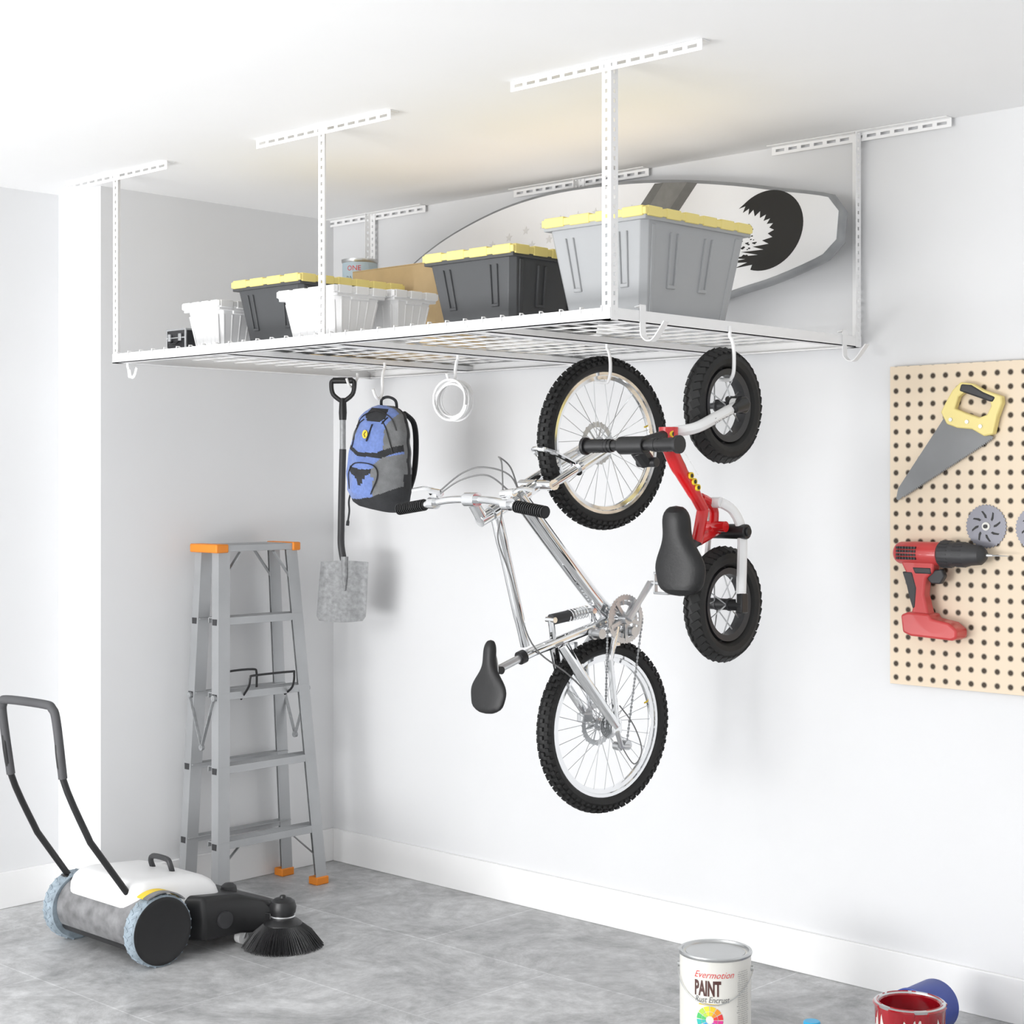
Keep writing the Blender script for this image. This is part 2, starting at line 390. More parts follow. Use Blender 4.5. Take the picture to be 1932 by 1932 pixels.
# ------------------------------------------------------------------ surfboard
top=[(2.650,2.518),(2.600,2.576),(2.394,2.624),(2.212,2.664),(1.987,2.703),(1.748,2.730),(1.47,2.740),(1.257,2.729),(1.062,2.697),(.858,2.637),(.706,2.57),(.56,2.48),(.46,2.40)]
bot=[(.43,2.34),(.47,2.27),(.56,2.215),(.7,2.175),(.86,2.15),(1.06,2.133),(1.25,2.127),(1.47,2.132),(1.75,2.155),(1.95,2.19),(2.179,2.252),(2.277,2.275),(2.425,2.305),(2.60,2.362),(2.652,2.415)]
c11=math.cos(rad(10))
zb0=2.127
ol=[V((x,(z-zb0)/c11,0)) for x,z in top+bot]
def smooth_outline():
    P=[p for p in ol];n=len(P);out=[]
    for i in range(n):
        a,b_,c,d=P[i-1],P[i],P[(i+1)%n],P[(i+2)%n]
        if i==n-1 or i==0 or i==n-2:
            out.append(b_);continue
        for j in range(4):
            t=j/4;out.append(.5*((2*b_)+(c-a)*t+(2*a-5*b_+4*c-d)*t*t+(3*b_-a-3*c+d)*t**3))
    return out
OL=smooth_outline()
def inset(P,d):
    n=len(P);o=[]
    for i in range(n):
        t=(P[(i+1)%n]-P[i-1]).normalized();nn=V((-t.y,t.x,0))
        o.append(P[i]+nn*d)
    return o
MB=T(V((0,-.16,DT)))@RX(-10)@XZ(0)
e=thing('surfboard','white surfboard with grey rim and black wave print leaning on wall','surfboard',(1.5,-.16,DT))
b=B(m_board,MB)
I1=inset(OL,.010)
s=1 if (I1[20]-OL[20]).dot(V((1.5,.3,0))-OL[20])>0 else -1
rings=[]
for d,z in((.018,.0),(.004,.008),(0,.02),(.003,.034),(.009,.042)):
    rings.append([V((p.x,p.y,z)) for p in inset(OL,s*d)])
b.loft(rings);b.obj('board_rim',e,ang=60)
b=B(m_bw,MB);b.prism([(p.x,p.y) for p in inset(OL,s*.017)],.0022,z0=.0415);b.obj('deck_panel',e)
def clip(x,z):return (x,(z-zb0)/c11)
b=B(m_stripe,MB)
b.prism([clip(1.86,2.700),clip(1.90,2.698),clip(1.80,2.55),clip(1.59,2.30),clip(1.54,2.30),clip(1.77,2.58)],.001,z0=.0437)
b.use(m_stripe2);b.prism([clip(1.90,2.698),clip(2.005,2.686),clip(1.90,2.54),clip(1.70,2.31),clip(1.59,2.30),clip(1.80,2.55)],.001,z0=.0437)
b.use(m_stripe);b.prism([clip(2.005,2.686),clip(2.05,2.678),clip(1.94,2.53),clip(1.74,2.31),clip(1.70,2.31),clip(1.90,2.54)],.001,z0=.0437)
b.obj('stripe_print',e)
for k in range(10):
    for r_ in range(2):
        cx,cz=1.0+k*.085+r_*.04,2.56+.012*k-r_*.06-(.002*(k-4)**2)
        pl=[]
        for j in range(10):
            a=rad(90+36*j);rr=.018 if j%2==0 else .008
            pl.append((cx+rr*math.cos(a),(cz-zb0)/c11+rr*math.sin(a)))
        b=B(m_star,MB);b.prism(pl,.001,z0=.0437);b.obj('star_print',e)
b=B(m_ink,MB)
cx,cz=2.358,(2.478-zb0)/c11
# wave silhouette: thick brushed crescent curling over an open white hollow
outr=[(cx+.146*math.cos(rad(a)),cz+.138*math.sin(rad(a))) for a in range(132,-112,-6)]
inn=[(-.04,-.114),(-.11,-.120),(-.06,-.104),(-.17,-.098),(-.07,-.092),(-.13,-.082),(-.02,-.082),(-.09,-.066),(.0,-.066),(-.045,-.052),(.018,-.048),(-.01,-.034),(.030,-.026),(.010,-.012),(.034,-.002),(.014,.008),(.028,.022),(.002,.022),(.014,.040),(-.012,.034),(-.004,.056),(-.028,.046),(-.030,.070),(-.050,.054),(-.058,.078),(-.076,.062),(-.076,.084),(-.100,.072),(-.092,.094),(-.118,.088)]
b.prism(outr+[(cx+x,cz+z) for x,z in inn],.001,z0=.0437)
b.prism([(cx+x,cz+z) for x,z in((-.20,-.05),(-.175,-.015),(-.185,.005),(-.160,.012),(-.138,-.008),(-.12,-.040),(-.09,-.052),(-.13,-.062),(-.16,-.076),(-.165,-.06))],.001,z0=.0438)
for i in range(60):
    a=random.uniform(150,245);rr=random.uniform(.06,.19);px,pz=cx+.0+rr*math.cos(rad(a))*.95,cz+rr*math.sin(rad(a))*.62;q=random.uniform(.0012,.005)
    ph=random.random()*6
    b.prism([(px+q*random.uniform(.6,1.3)*1.8*math.cos(ph+j*math.pi/3),pz+q*random.uniform(.6,1.3)*math.sin(ph+j*math.pi/3)) for j in range(6)],.0008,z0=.0437)
b.obj('wave_print',e)

# ------------------------------------------------------------------ mountain bike
MK=fr((2.079,-.64,0),(-.1045,-.9945,0),(0,0,1))
bike=thing('mountain_bike','chrome mountain bike hanging by its front wheel','bicycle',MK@T(V((0,0,.59))))
def Yax(o):  # lathe z axis -> local y (N)
    return T(V(o))@RX(-90)
def wheel(par,c,R,minor,knobs,rimr,rotor,spk,mrim,name='wheel',hubr=.018,MKK=MK,cass=False,spoke_r=.0012,rimw=.012):
    b=B(mrim,MKK)
    A=Yax(c)
    if knobs:b.lathe([(rimr-.022,-rimw*.55),(rimr-.024,0),(rimr-.022,rimw*.55),(rimr-.010,rimw*.75),(rimr-.008,rimw*1.15),(rimr+.005,rimw*1.2),(rimr+.005,-rimw*1.2),(rimr-.008,-rimw*1.15),(rimr-.010,-rimw*.75)],A,seg=72,closed=True)
    else:b.lathe([(rimr-.014,-rimw*.8),(rimr-.016,0),(rimr-.014,rimw*.8),(rimr+.004,rimw),(rimr+.004,-rimw)],A,seg=64,closed=True)
    w=b.obj(name,par,label=None)
    b=B(m_rub,MKK)
    pr=[]
    for k in range(12):
        a=2*math.pi*k/12;pr.append((R-minor+minor*math.cos(a)*.93,minor*math.sin(a)))
    b.lathe(pr,A,seg=72,closed=True)
    if knobs:
        n=66
        for i in range(n):
            a=2*math.pi*i/n
            for j,(an,ww) in enumerate(((13,.0055),(-13,.0055),(42,.0052),(-42,.0052),(70,.0048),(-70,.0048))):
                aa=a+(math.pi/n if j in(0,1,4,5) else 0)
                M2=A@Matrix.Rotation(aa,4,'Z')@T(V((R-minor,0,0)))@RY(-an)@T(V((minor,0,0)))
                b.box((-.007,-R*math.pi/n*.46,-ww),(.0058 if abs(an)<50 else .0042,R*math.pi/n*.46,ww),M2)
    else:
        n=40
        for i in range(n):
            a=2*math.pi*i/n
            for sgn in(1,-1):
                M2=A@Matrix.Rotation(a+(.5*math.pi*2/n if sgn<0 else 0),4,'Z')@T(V((R-minor,0,0)))@RY(-34*sgn)@T(V((minor,0,0)))@RX(25*sgn)
                b.box((-.006,-R*math.pi/n*.78,-.013),(.0012,R*math.pi/n*.78,.013),M2)
    b.obj('tyre',w,ang=30)
    b=B(m_silver,MKK)
    for i in range(spk):
        a=2*math.pi*i/spk;sgn=1 if i%2 else -1;a2=a+(.5 if (i//2)%2 else -.5)
        p=A@V((hubr*math.cos(a2),hubr*math.sin(a2),sgn*.022));q=A@V(((rimr-.014)*math.cos(a),(rimr-.014)*math.sin(a),0))
        b.tube([p,q],spoke_r,5)
    b.obj('wheel_spokes',w)
    b=B(m_silver if mrim is not m_blk2 else m_blk2,MKK)
    b.lathe([(.006,-.05),(.009,-.05),(.009,-.03),(hubr+.003,-.026),(hubr+.003,-.020),(.012,-.016),(.012,.016),(hubr+.003,.020),(hubr+.003,.026),(.009,.03),(.009,.05),(.006,.05)],A,seg=20)
    b.obj('hub',w)
    if rotor:
        b=B(m_silver,MKK)
        A2=A@T(V((0,0,-.032)))
        b.lathe([(.052,-.0008),(.068,-.0008),(.068,.0008),(.052,.0008)],A2,seg=48,closed=True)
        for i in range(6):
            M2=A2@Matrix.Rotation(i*math.pi/3,4,'Z');b.box((.012,-.003,-.0008),(.054,.003,.0008),M2@RZ(12))
        for i in range(24):
            M2=A2@Matrix.Rotation(i*math.pi/12,4,'Z');b.box((.066,-.003,-.0009),(.0705,.003,.0009),M2)
        b.obj('brake_disc',w)
        b=B(m_yprint,MKK);b.tube([A@V((-.2,-.06,0)),A@V((-.183,-.055,0))],.003,6);b.obj('valve',w)
    if cass:
        b=B(m_silver,MKK)
        for k,rr in enumerate((.042,.038,.034,.030,.026,.022)):
            pl=[]
            for j in range(48):
                q=rr*(1 if j%2 else .93);pl.append((q*math.cos(j*math.pi/24),q*math.sin(j*math.pi/24)))
            b.prism(pl,.0015,A,z0=.024+k*.0035)
        b.cyl(A@V((0,0,.02)),A@V((0,0,.046)),.016)
        b.obj('cassette',w)
    return w
FW=(0,0,1.770);RW=(0,0,.8645)
wheel(bike,FW,.2735,.026,True,.226,True,28,m_chr)
wheel(bike,RW,.2755,.026,True,.228,True,28,m_chr,cass=True)
P=lambda s,n,z:V((s,n,z))
BBc=P(-.05,0,1.205)
HT0=P(.335,0,1.613);HT1=P(.475,0,1.548)
STJ=P(.3065,0,1.120)
b=B(m_chr,MK)
b.tube([HT0,HT1],.022,16);b.tube([HT0,HT0+ (HT1-HT0)*.12],.026,16);b.tube([HT1-(HT1-HT0)*.12,HT1],.026,16)
b.tube(cr([HT1-P(.02,0,.0),P(.40,0,1.36),STJ+P(.03,0,.02)],6),[.019]*4+[.017]*6+[.015]*3,12,flat=1.0)     # top tube
b.tube(cr([HT0+P(.03,0,-.01),P(.21,0,1.44),P(.02,0,1.25),BBc+P(.01,0,.02)],5),.026,14)    # down tube
b.tube([BBc,P(.12,0,1.165),STJ,STJ+P(.04,0,-.012)],[.018,.017,.016,.016],12)  # seat tube
b.cyl(BBc+P(0,-.035,0),BBc+P(0,.035,0),.024)
b.obj('frame',bike)
b=B(m_chr,MK)
for sg in(-1,1):
    n=.058*sg
    b.tube([BBc+P(.02,n*.5,-.02),P(.03,n,1.08),P(.0,n,.8645)],[.012,.010,.010],10)       # chain stay
    b.tube([P(.20,n*.4,1.135),P(.15,n*.9,1.04),P(.0,n,.8645)],[.015,.014,.011],10,flat=1.4)       # seat stay
    b.box((-.02,n-.003,.845),(.02,n+.003,.89))
b.box((.13,-.045,1.05),(.16,.045,1.075))
b.box((-.03,-.045,1.12),(-.0,.045,1.15))
b.obj('swing_arm',bike,bevel=.002)
b=B(m_blk2,MK);p0=P(.23,.0,1.215);p1=P(.06,.0,1.235)
b.tube([p0,p0.lerp(p1,.5)],.018,14);b.use(m_silver);b.tube([p0.lerp(p1,.45),p1],.009,12)
pts=[]
d=(p1-p0).normalized();u=V((0,1,0));w_=d.cross(u)
for i in range(70):
    t=.4+.5*i/69;a=i*.62;pts.append(p0.lerp(p1,t)+(u*math.cos(a)+w_*math.sin(a))*.017)
b.use(m_chr);b.tube(pts,.0028,6);b.cyl(p0+P(0,-.02,0),p0+P(0,.02,0),.009);b.cyl(p1+P(0,-.02,0),p1+P(0,.02,0),.009)
b.tube([p0,P(.22,0,1.15)],.010,8);b.tube([p1,P(.04,0,1.19)],.010,8)
b.obj('shock_absorber',bike)
# fork
b=B(m_chr,MK)
cd=(HT0-P(0,0,1.77)).normalized()
for sg in(-1,1):
    n=.062*sg
    ax=P(0,n,1.77);cro=P(.275,n,1.77-.275*.157/.335)
    b.tube([ax,ax+(cro-ax)*.62],[.016,.021],14);b.tube([ax+(cro-ax)*.5,cro+cd*.02],.015,14)
    b.cyl(ax-P(0,.006,0),ax+P(0,.006,0),.016)
    b.tube([ax+(cro-ax)*.60,ax+(cro-ax)*.65],.024,14)
c0=P(.285,0,1.77-.285*.157/.335)
b.tube([c0+P(0,-.076,0),c0+P(0,.076,0)],.021,10,flat=.8)
b.tube([c0,HT0],.02,12)
a0=P(.0,0,1.77)+cd*.18
b.tube(cr([a0+P(0,-.062,0),a0+P(.10,-.04,.045),a0+P(.125,0,.055),a0+P(.10,.04,.045),a0+P(0,.062,0)],4),.008,8)
b.obj('fork',bike)
# stem + bar
ST=P(.508,0,1.533);BC=P(.55,0,1.592)
b=B(m_chr,MK);b.tube([HT1,ST+P(.012,0,-.006)],.020,14);b.tube([ST,BC],.018,12);b.cyl(BC+P(0,-.026,0),BC+P(0,.026,0),.022)
b.obj('stem',bike,bevel=.001)
hb=[P(.562,-.335,1.560),P(.560,-.22,1.574),P(.556,-.12,1.588),P(.55,-.05,1.592),P(.55,.05,1.592),P(.556,.12,1.588),P(.560,.22,1.574),P(.562,.335,1.560)]
b=B(m_chr,MK);b.tube(cr(hb,5),.0115,12);b.obj('handlebar',bike)
for sg in(-1,1):
    a=P(.5605,.215*sg,1.5745);c=P(.5622,.345*sg,1.559)
    b=B(m_blk,MK);b.tube([a,c],.0145,16)
    for k in range(14):
        q=a.lerp(c,(k+.4)/14);q2=a.lerp(c,(k+.85)/14);b.tube([q,q2],.0185,16)
    b.obj('grip',bike)
    b=B(m_chr,MK);q=P(.559,.175*sg,1.580)
    b.cyl(q+P(0,-.014,0),q+P(0,.014,0),.019)
    b.tube(cr([q+P(0,0,.012),q+P(-.012,.01*sg,.032),q+P(-.01,.05*sg,.046),q+P(-.004,.11*sg,.04)],4),[.014]*3+[.010]*4+[.007]*6,8,flat=.6)
    b.tube([q+P(-.005,-.03*sg,.03),q+P(-.01,.02*sg,.034)],.012,10)
    b.obj('brake_lever',bike)
for pts in ([P(.559,.155,1.61),P(.50,.08,1.70),P(.46,.02,1.72),P(.38,-.02,1.69),P(.33,-.04,1.62)],
            [P(.559,-.155,1.61),P(.51,-.10,1.67),P(.47,-.04,1.69),P(.41,.02,1.66),P(.36,.02,1.56)],
            [P(.559,.16,1.60),P(.52,.10,1.54),P(.48,.04,1.47),P(.42,.026,1.36),P(.33,.022,1.15),P(.18,.03,1.04),P(.06,.05,.93)],
            [P(.559,-.16,1.60),P(.53,-.08,1.65),P(.49,.0,1.665),P(.44,.04,1.62)]):
    b=B(m_gtext,MK);b.tube(cr(pts,8),.0026,6);b.obj('brake_cable',bike)
# saddle
def saddle(par,MKK,s,z0,z1,hw,label=None,th=.03,curve=.012,nose=.28,tilt=0):
    b=B(m_sad,MKK);rings=[];K=14
    for i in range(K):
        t=i/(K-1);z=z0+(z1-z0)*t
        if t<.3:w=hw*(.55+.45*math.sin(math.pi*(.12+t)/.95))
        else:
            q=min(1,(t-.3)/.4);q=q*q*(3-2*q);w=hw*(1+(nose-1)*q)
        if i==0:w*=.45
        if i==K-1:w*=.5
        if i==K-2:w*=.85
        hh=th*(1 if 0<i<K-1 else .5)
        so=s+curve*((t-.5)*2)**2*(1 if t<.5 else -.6)+tilt*(t-.5)
        ring=[]
        for k in range(16):
            a=2*math.pi*k/16;cx_=math.cos(a);sx_=math.sin(a)
            q=hh*.5*(sx_ if sx_>0 else sx_*.9)
            ring.append(V((so+q,w*math.copysign(abs(cx_)**.8,cx_),z)))
        rings.append(ring)
    b.loft(rings);return b.obj('saddle',par,sub=1,label=label)
saddle(bike,MK,.482,.945,1.168,.084,th=.036)
b=B(m_silver,MK)
b.tube([STJ+P(.03,0,-.009),P(.445,0,1.076),P(.462,0,1.07)],.0125,12)
for sg in(-1,1):b.tube(cr([P(.475,.012*sg,1.135),P(.466,.018*sg,1.10),P(.464,.018*sg,1.04),P(.478,.022*sg,.985)],4),.0035,6)
b.use(m_blk);b.cyl(STJ+P(.035,0,-.0105),STJ+P(.055,0,-.0165),.021)
b.cyl(P(.45,-.022,1.075),P(.45,.022,1.075),.012)
b.obj('seatpost',bike)
# crankset
b=B(m_silver,MK)
A=Yax(BBc)
def ring_teeth(b,A,R,r,z,t,n):
    o=[];i_=[]
    for j in range(n*2):
        q=R*(1 if j%2 else .955);a=j*math.pi/n
        o.append(V((q*math.cos(a),q*math.sin(a),z)));i_.append(V((r*math.cos(a),r*math.sin(a),z)))
    up=V((0,0,t));b.loft([o,[p+up for p in o],[p+up for p in i_],i_],A,closed=True)
ring_teeth(b,A,.080,.062,.045,.003,40);ring_teeth(b,A,.060,.046,.037,.003,30)
for i in range(5):
    M2=A@Matrix.Rotation(rad(72*i+20),4,'Z');b.box((.008,-.006,.042),(.07,.006,.05),M2)
b.cyl(BBc+P(0,.03,0),BBc+P(0,.062,0),.017)
for i in range(18):
    M2=A@Matrix.Rotation(rad(20*i),4,'Z');b.box((.046,-.002,.037),(.064,.002,.046),M2)
b.obj('crankset',bike)
ce=BBc+P(-.085,.075,.115)
b=B(m_silver,MK);b.tube([BBc+P(0,.06,0),BBc.lerp(ce,.5)+P(0,.03,0),ce],[.014,.010,.012],10);b.obj('crank_arm',bike)
ce2=BBc+P(.085,-.075,-.115)
b=B(m_silver,MK);b.tube([BBc+P(0,-.05,0),ce2],[.014,.011],10);b.obj('crank_arm',bike)
for c,sg in((ce,1),(ce2,-1)):
    b=B(m_silver,MK);b.cyl(c,c+P(0,.085*sg,0),.007)
    y0,y1=sorted((c.y+.02*sg,c.y+.085*sg))
    for (a0,a1) in((-.036,-.028),(.028,.036)):b.box((c.x-.008,y0,c.z+a0),(c.x+.008,y1,c.z+a1))
    b.box((c.x-.008,y0,c.z-.036),(c.x+.008,y0+.006,c.z+.036));b.box((c.x-.008,y1-.006,c.z-.036),(c.x+.008,y1,c.z+.036))
    b.obj('pedal',bike,bevel=.002)
# chain
b=B(m_steel,MK)
for a,c in((BBc+P(.078,.046,0),P(.04,.046,.8645)),(BBc+P(-.078,.046,0),P(-.055,.046,.80))):
    n=36
    b.tube([a,c],.0016,4)
    for i in range(n):
        p=a.lerp(c,i/n);q=a.lerp(c,(i+.72)/n);b.tube([p,q],.0042 if i%2 else .003,6)
b.obj('chain',bike)
b=B(m_silver,MK)
for q in(P(-.075,.02,1.165),P(.07,.02,1.165)):
    b.cyl(q,q+P(0,.045,0),.016);b.cyl(q+P(0,.0,0),q+P(0,.012,0),.020)
b.tube([P(-.075,.025,1.165),P(.07,.025,1.165)],.006,8)
b.obj('chain_guide',bike)
b=B(m_silver,MK);b.cyl(P(-.055,.03,.80),P(-.055,.055,.80),.016);b.cyl(P(-.02,.03,.80),P(-.02,.055,.80),.014)
b.tube([P(.0,.06,.85),P(-.02,.058,.80),P(-.055,.058,.795)],.008,8);b.tube([P(-.02,.03,.80),P(-.055,.03,.795)],.006,8)
b.obj('rear_derailleur',bike)
for q in(((.02,-.05,1.735),(.06,-.02,1.765)),((.03,-.05,.875),(.075,-.02,.905))):
    B(m_silver,MK).box(*q).obj('brake_caliper',bike,bevel=.005)
b=B(m_gtext,MK);b.tube(cr([P(-.02,.06,.80),P(-.07,.065,.74),P(-.11,.06,.78),P(-.08,.055,.86),P(-.02,.05,.93)],6),.0022,6);b.obj('gear_cable',bike)

# ------------------------------------------------------------------ balance bike
MS=fr((2.618,-.736,0),(0,-1,0),(0,0,1))
sb=thing('balance_bike','red and white toddler balance bike hanging by its wheel','balance bike',MS@T(V((0,0,1.118))))
wheel(sb,(0,0,1.870),.168,.031,False,.104,False,12,m_blk2,MKK=MS,hubr=.016,spoke_r=.0022,rimw=.022)
wheel(sb,(0,0,1.285),.168,.031,False,.104,False,12,m_blk2,MKK=MS,hubr=.016,spoke_r=.0022,rimw=.022)
m_bwh=mat('white_bike_paint',(.90,.90,.90),.25,coat=.4,noise=.01)
b=B(m_bwh,MS)
b.tube(cr([P(0,.055,1.870),P(.10,.055,1.835),P(.19,.045,1.80),P(.235,.0,1.787),P(.26,0,1.778)],5),[.019]*6+[.02]*15,12,flat=.8)
b.cyl(P(0,.035,1.87),P(0,.06,1.87),.021)
b.obj('fork_arm',sb)
b=B(m_blk,MS);b.cyl(P(0,.058,1.87),P(0,.078,1.87),.026);b.cyl(P(0,-.05,1.87),P(0,.06,1.87),.008);b.tube([P(-.02,.0,1.89),P(0,.07,1.87),P(.05,.075,1.855)],[.01,.024,.012],10);b.obj('axle_cap',sb,bevel=.003)
b=B(m_gtext,MS)
text(b,'ROCCC',.024,lambda x,y:P(.10-x*.94,.0722,1.833+x*.33+y*.94-.008))
b.obj('lettering',sb)
b=B(m_blk,MS);b.cyl(P(.245,0,1.783),P(.41,0,1.748),.016);b.tube([P(.43,-.17,1.746),P(.42,0,1.746),P(.43,.17,1.746)],.015,14)
b.cyl(P(.42,-.045,1.746),P(.42,.045,1.746),.025);b.tube([P(.40,0,1.735),P(.36,.0,1.70)],.024,10);b.cyl(P(.36,-.03,1.70),P(.36,.035,1.70),.014)
b.obj('handlebar',sb,bevel=.002)
for sg in(-1,1):
    b=B(m_blk,MS);b.tube([P(.4235,.07*sg,1.746),P(.43,.165*sg,1.746)],.018,16);b.tube([P(.43,.160*sg,1.746),P(.4305,.170*sg,1.746)],.025,18)
    for k in range(7):
        q=P(.424,.08*sg+k*.012*sg,1.746);b.cyl(q,q+P(0,.006*sg,0),.0195)
    b.obj('grip',sb)
b=B(m_red,MS)
fp=cr([P(.262,0,1.79),P(.258,0,1.745),P(.215,0,1.685),P(.145,0,1.615),P(.10,0,1.565)],5)
b.tube(fp,[.024]*6+[.022]*5+[.020]*5+[.018]*5,14,flat=1)
b.tube([P(.262,0,1.755),P(.262,0,1.80)],.028,18)
b.tube(cr([P(.11,0,1.60),P(.07,0,1.585),P(.045,.0,1.555),P(.06,0,1.50),P(.12,0,1.475)],5),[.014]*21,10)
b.tube([P(.10,0,1.565),P(.12,0,1.50),P(.13,0,1.47)],[.018,.017,.017],12)
b.tube([P(.12,.0,1.475),P(.03,.0,1.505)],.015,10)
b.tube([P(.05,-.045,1.515),P(.05,.045,1.515)],.016,14)
b.obj('frame',sb)
for i,(ss,zz) in enumerate(((.272,1.78),(.186,1.663),(.170,1.646),(.154,1.629))):
    b=B(m_yprint,MS);b.cyl(P(ss,.0,zz),P(ss,.0255,zz),.010,seg=14);b.use(m_blk);b.cyl(P(ss,.0,zz),P(ss,.0262,zz),.006,seg=12);b.obj('badge_print',sb)
b=B(m_bwh,MS)
text(b,'RABBIT BROTHER',.013,lambda x,y:P(.190-x*.70+y*.7,.0265,1.70+x*-.70))
b.obj('lettering',sb)
for sg in(1,-1):
    b=B(m_bwh,MS)
    b.tube(cr([P(.06,.035*sg,1.585),P(.02,.05*sg,1.56),P(-.005,.062*sg,1.50),P(0,.066*sg,1.40),P(0,.062*sg,1.285)],5),[.013]*21,10,flat=1.2)
    b.tube([P(.06,0,1.585),P(.06,.036*sg,1.585)],.016,12)
    b.obj('rear_arm',sb)
b=B(m_blk,MS);b.cyl(P(-.002,-.075,1.50),P(-.002,.085,1.50),.022);b.cyl(P(-.002,.083,1.50),P(-.002,.092,1.50),.013);b.obj('foot_peg',sb,bevel=.003)
b=B(m_blk,MS);b.cyl(P(0,-.07,1.285),P(0,.075,1.285),.017);b.box((-.016,.058,1.262),(.016,.078,1.32));b.obj('axle_cap',sb,bevel=.003)
saddle(sb,MS,.213,1.318,1.578,.090,th=.070,curve=.02,nose=.50,tilt=.05)
b=B(m_blk2,MS);b.tube([P(.12,0,1.475),P(.20,0,1.445)],.013,12);b.box((.180,-.02,1.40),(.195,.02,1.49));b.obj('seatpost',sb)

# hooks list
jhook(2.120,-.659,1.963,-.9945,.1045,'white steel hook holding the mountain bike wheel',.078,off=-.014)
jhook(2.662,-.745,1.944,-1,0,'white steel hook holding the balance bike wheel',.082,top=Z0+.02,off=-.014)
jhook(.90,-.53,1.957,0,-1,'white steel hook holding the backpack')
jhook(1.43,-.67,1.985,0,-1,'white steel hook holding the coiled hose',.03)
jhook(.37,-.20,2.035,0,-1,'white steel hook holding the shovel')
jhook(.30,-1.24,2.03,1,0,'empty white steel hook under the rack frame')
def flathook(x,y,dx,label):
    b=B(m_whm)
    pts=[V((x,y,ZT+.012)),V((x,y,Z0-.02)),V((x+.005,y,Z0-.038)),V((x+.022,y,Z0-.050)),V((x+.045,y,Z0-.044)),V((x+.082,y-.0,Z0+.0))]
    pts=[V((x-.02,y,ZT+.012)),V((x-.004,y,ZT+.014))]+pts
    pts=cr(pts,4)
    r=[];rings=[]
    for i,p in enumerate(pts):
        t=(pts[min(i+1,len(pts)-1)]-pts[max(i-1,0)]).normalized();nn=V((-t.z,0,t.x))
        rings.append([p+V((0,-.012,0))+nn*.0015,p+V((0,.012,0))+nn*.0015,p+V((0,.012,0))-nn*.0015,p+V((0,-.012,0))-nn*.0015])
    b.loft(rings);b.obj('storage_hook',loc=(x,y,Z0-.05),label=label,category='hook',group='hooks on the storage rack')
flathook(XR+.002,-1.15,1,'empty flat white hook clipped over rack corner')
flathook(XR+.002,-.12,1,'empty flat white hook clipped on rack beside wall')

# ------------------------------------------------------------------ coiled hose
hc=(1.452,-.70,1.930)
b=B(m_coil);pts=[]
A=T(V(hc))@RZ(14)@RX(90)
for i in range(7*28):
    a=2*math.pi*i/28;k=i/28;rr=.062+.006*math.sin(k*2.1);off=(k-3)*.0075
    pts.append(A@V((rr*math.cos(a)+.004*math.sin(k*3),rr*math.sin(a)*1.0+.003*math.cos(k*5)-(.004*(k%2)),off)))
b.tube(pts,.0042,6)
b.obj('coiled_hose',loc=(hc[0],hc[1],1.86),label='coil of white hose hanging from a hook',category='hose')

# ------------------------------------------------------------------ shovel
SH=fr((.345,-.245,0),(.80,.60,0),(0,0,1))   # local x across the blade, facing viewer
sh=thing('shovel','shovel with black D handle and galvanised blade hanging from hook','shovel',SH@T(V((0,0,1.078))))
b=B(m_blk,SH)
g=cr([V((-.003,0,1.975)),V((-.04,0,2.005)),V((-.048,0,2.045)),V((-.04,0,2.062)),V((0,0,2.066)),V((.04,0,2.062)),V((.048,0,2.045)),V((.04,0,2.005)),V((.003,0,1.975))],4)
b.tube(g,.0095,10);b.tube([V((-.04,0,2.062)),V((.04,0,2.062))],.013,12)
b.tube([V((0,0,1.99)),V((0,0,1.93)),V((0,0,1.90))],[.014,.017,.015],12)
b.obj('handle_grip',sh)
b=B(m_steel,SH);b.tube([V((0,0,1.92)),V((0,0,1.74))],.0125,12);b.obj('upper_shaft',sh)
b=B(m_blk2,SH);b.tube(cr([V((0,0,1.78)),V((-.004,0,1.62)),V((-.006,-.004,1.46)),V((-.002,-.02,1.38)),V((.014,-.025,1.30))],5),.0145,12);b.obj('lower_shaft',sh)
b=B(m_blade,SH)
rings=[]
for i in range(14):
    t=i/13;z=1.318-.242*t
    w=.099+.004*t
    if t>.9:w-=.012*((t-.9)/.1)**2
    ring=[]
    for j in range(13):
        x=-w+2*w*j/12;yy=-.02-.016*(1-(x/w)**2)-.012*(abs(x)/w)**8+.02*t
        zz=z-.006*(1-(x/w)**2)*max(0,(t-.8)/.2)+(.008*(1-(abs(x)/w)))*(t<.05)
        ring.append(V((x+.014-.02*t,yy,zz)))
    ring+=[p+V((0,.003,0)) for p in ring[::-1]]
    rings.append(ring)
b.loft(rings)
b.tube([V((.014,-.03,1.34)),V((.014,-.032,1.26)),V((.014,-.03,1.20))],[.016,.013,.004],10)
b.obj('blade',sh)

# ------------------------------------------------------------------ backpack
BP=T(V((.887,-.535,1.545)))@RZ(12)@RY(5)
bp=thing('backpack','blue and grey hiking backpack hanging from a hook','backpack',BP)
prof=[(0,.078,.055),(.012,.106,.070),(.05,.126,.082),(.12,.131,.083),(.20,.126,.076),(.28,.113,.066),(.33,.100,.057),(.360,.082,.047),(.378,.058,.035),(.388,.03,.022)]
def pint(z):
    for a,c in zip(prof,prof[1:]):
        if a[0]<=z<=c[0]:
            t=(z-a[0])/(c[0]-a[0])
            return a[1]+(c[1]-a[1])*t,a[2]+(c[2]-a[2])*t
    return prof[-1][1:]
def inpoly(x,z,pl):
    c=False;n=len(pl)
    for i in range(n):
        x1,z1=pl[i];x2,z2=pl[i-1]
        if (z1>z)!=(z2>z) and x<(x2-x1)*(z-z1)/(z2-z1)+x1:c=not c
    return c
NS=144;NZ=130
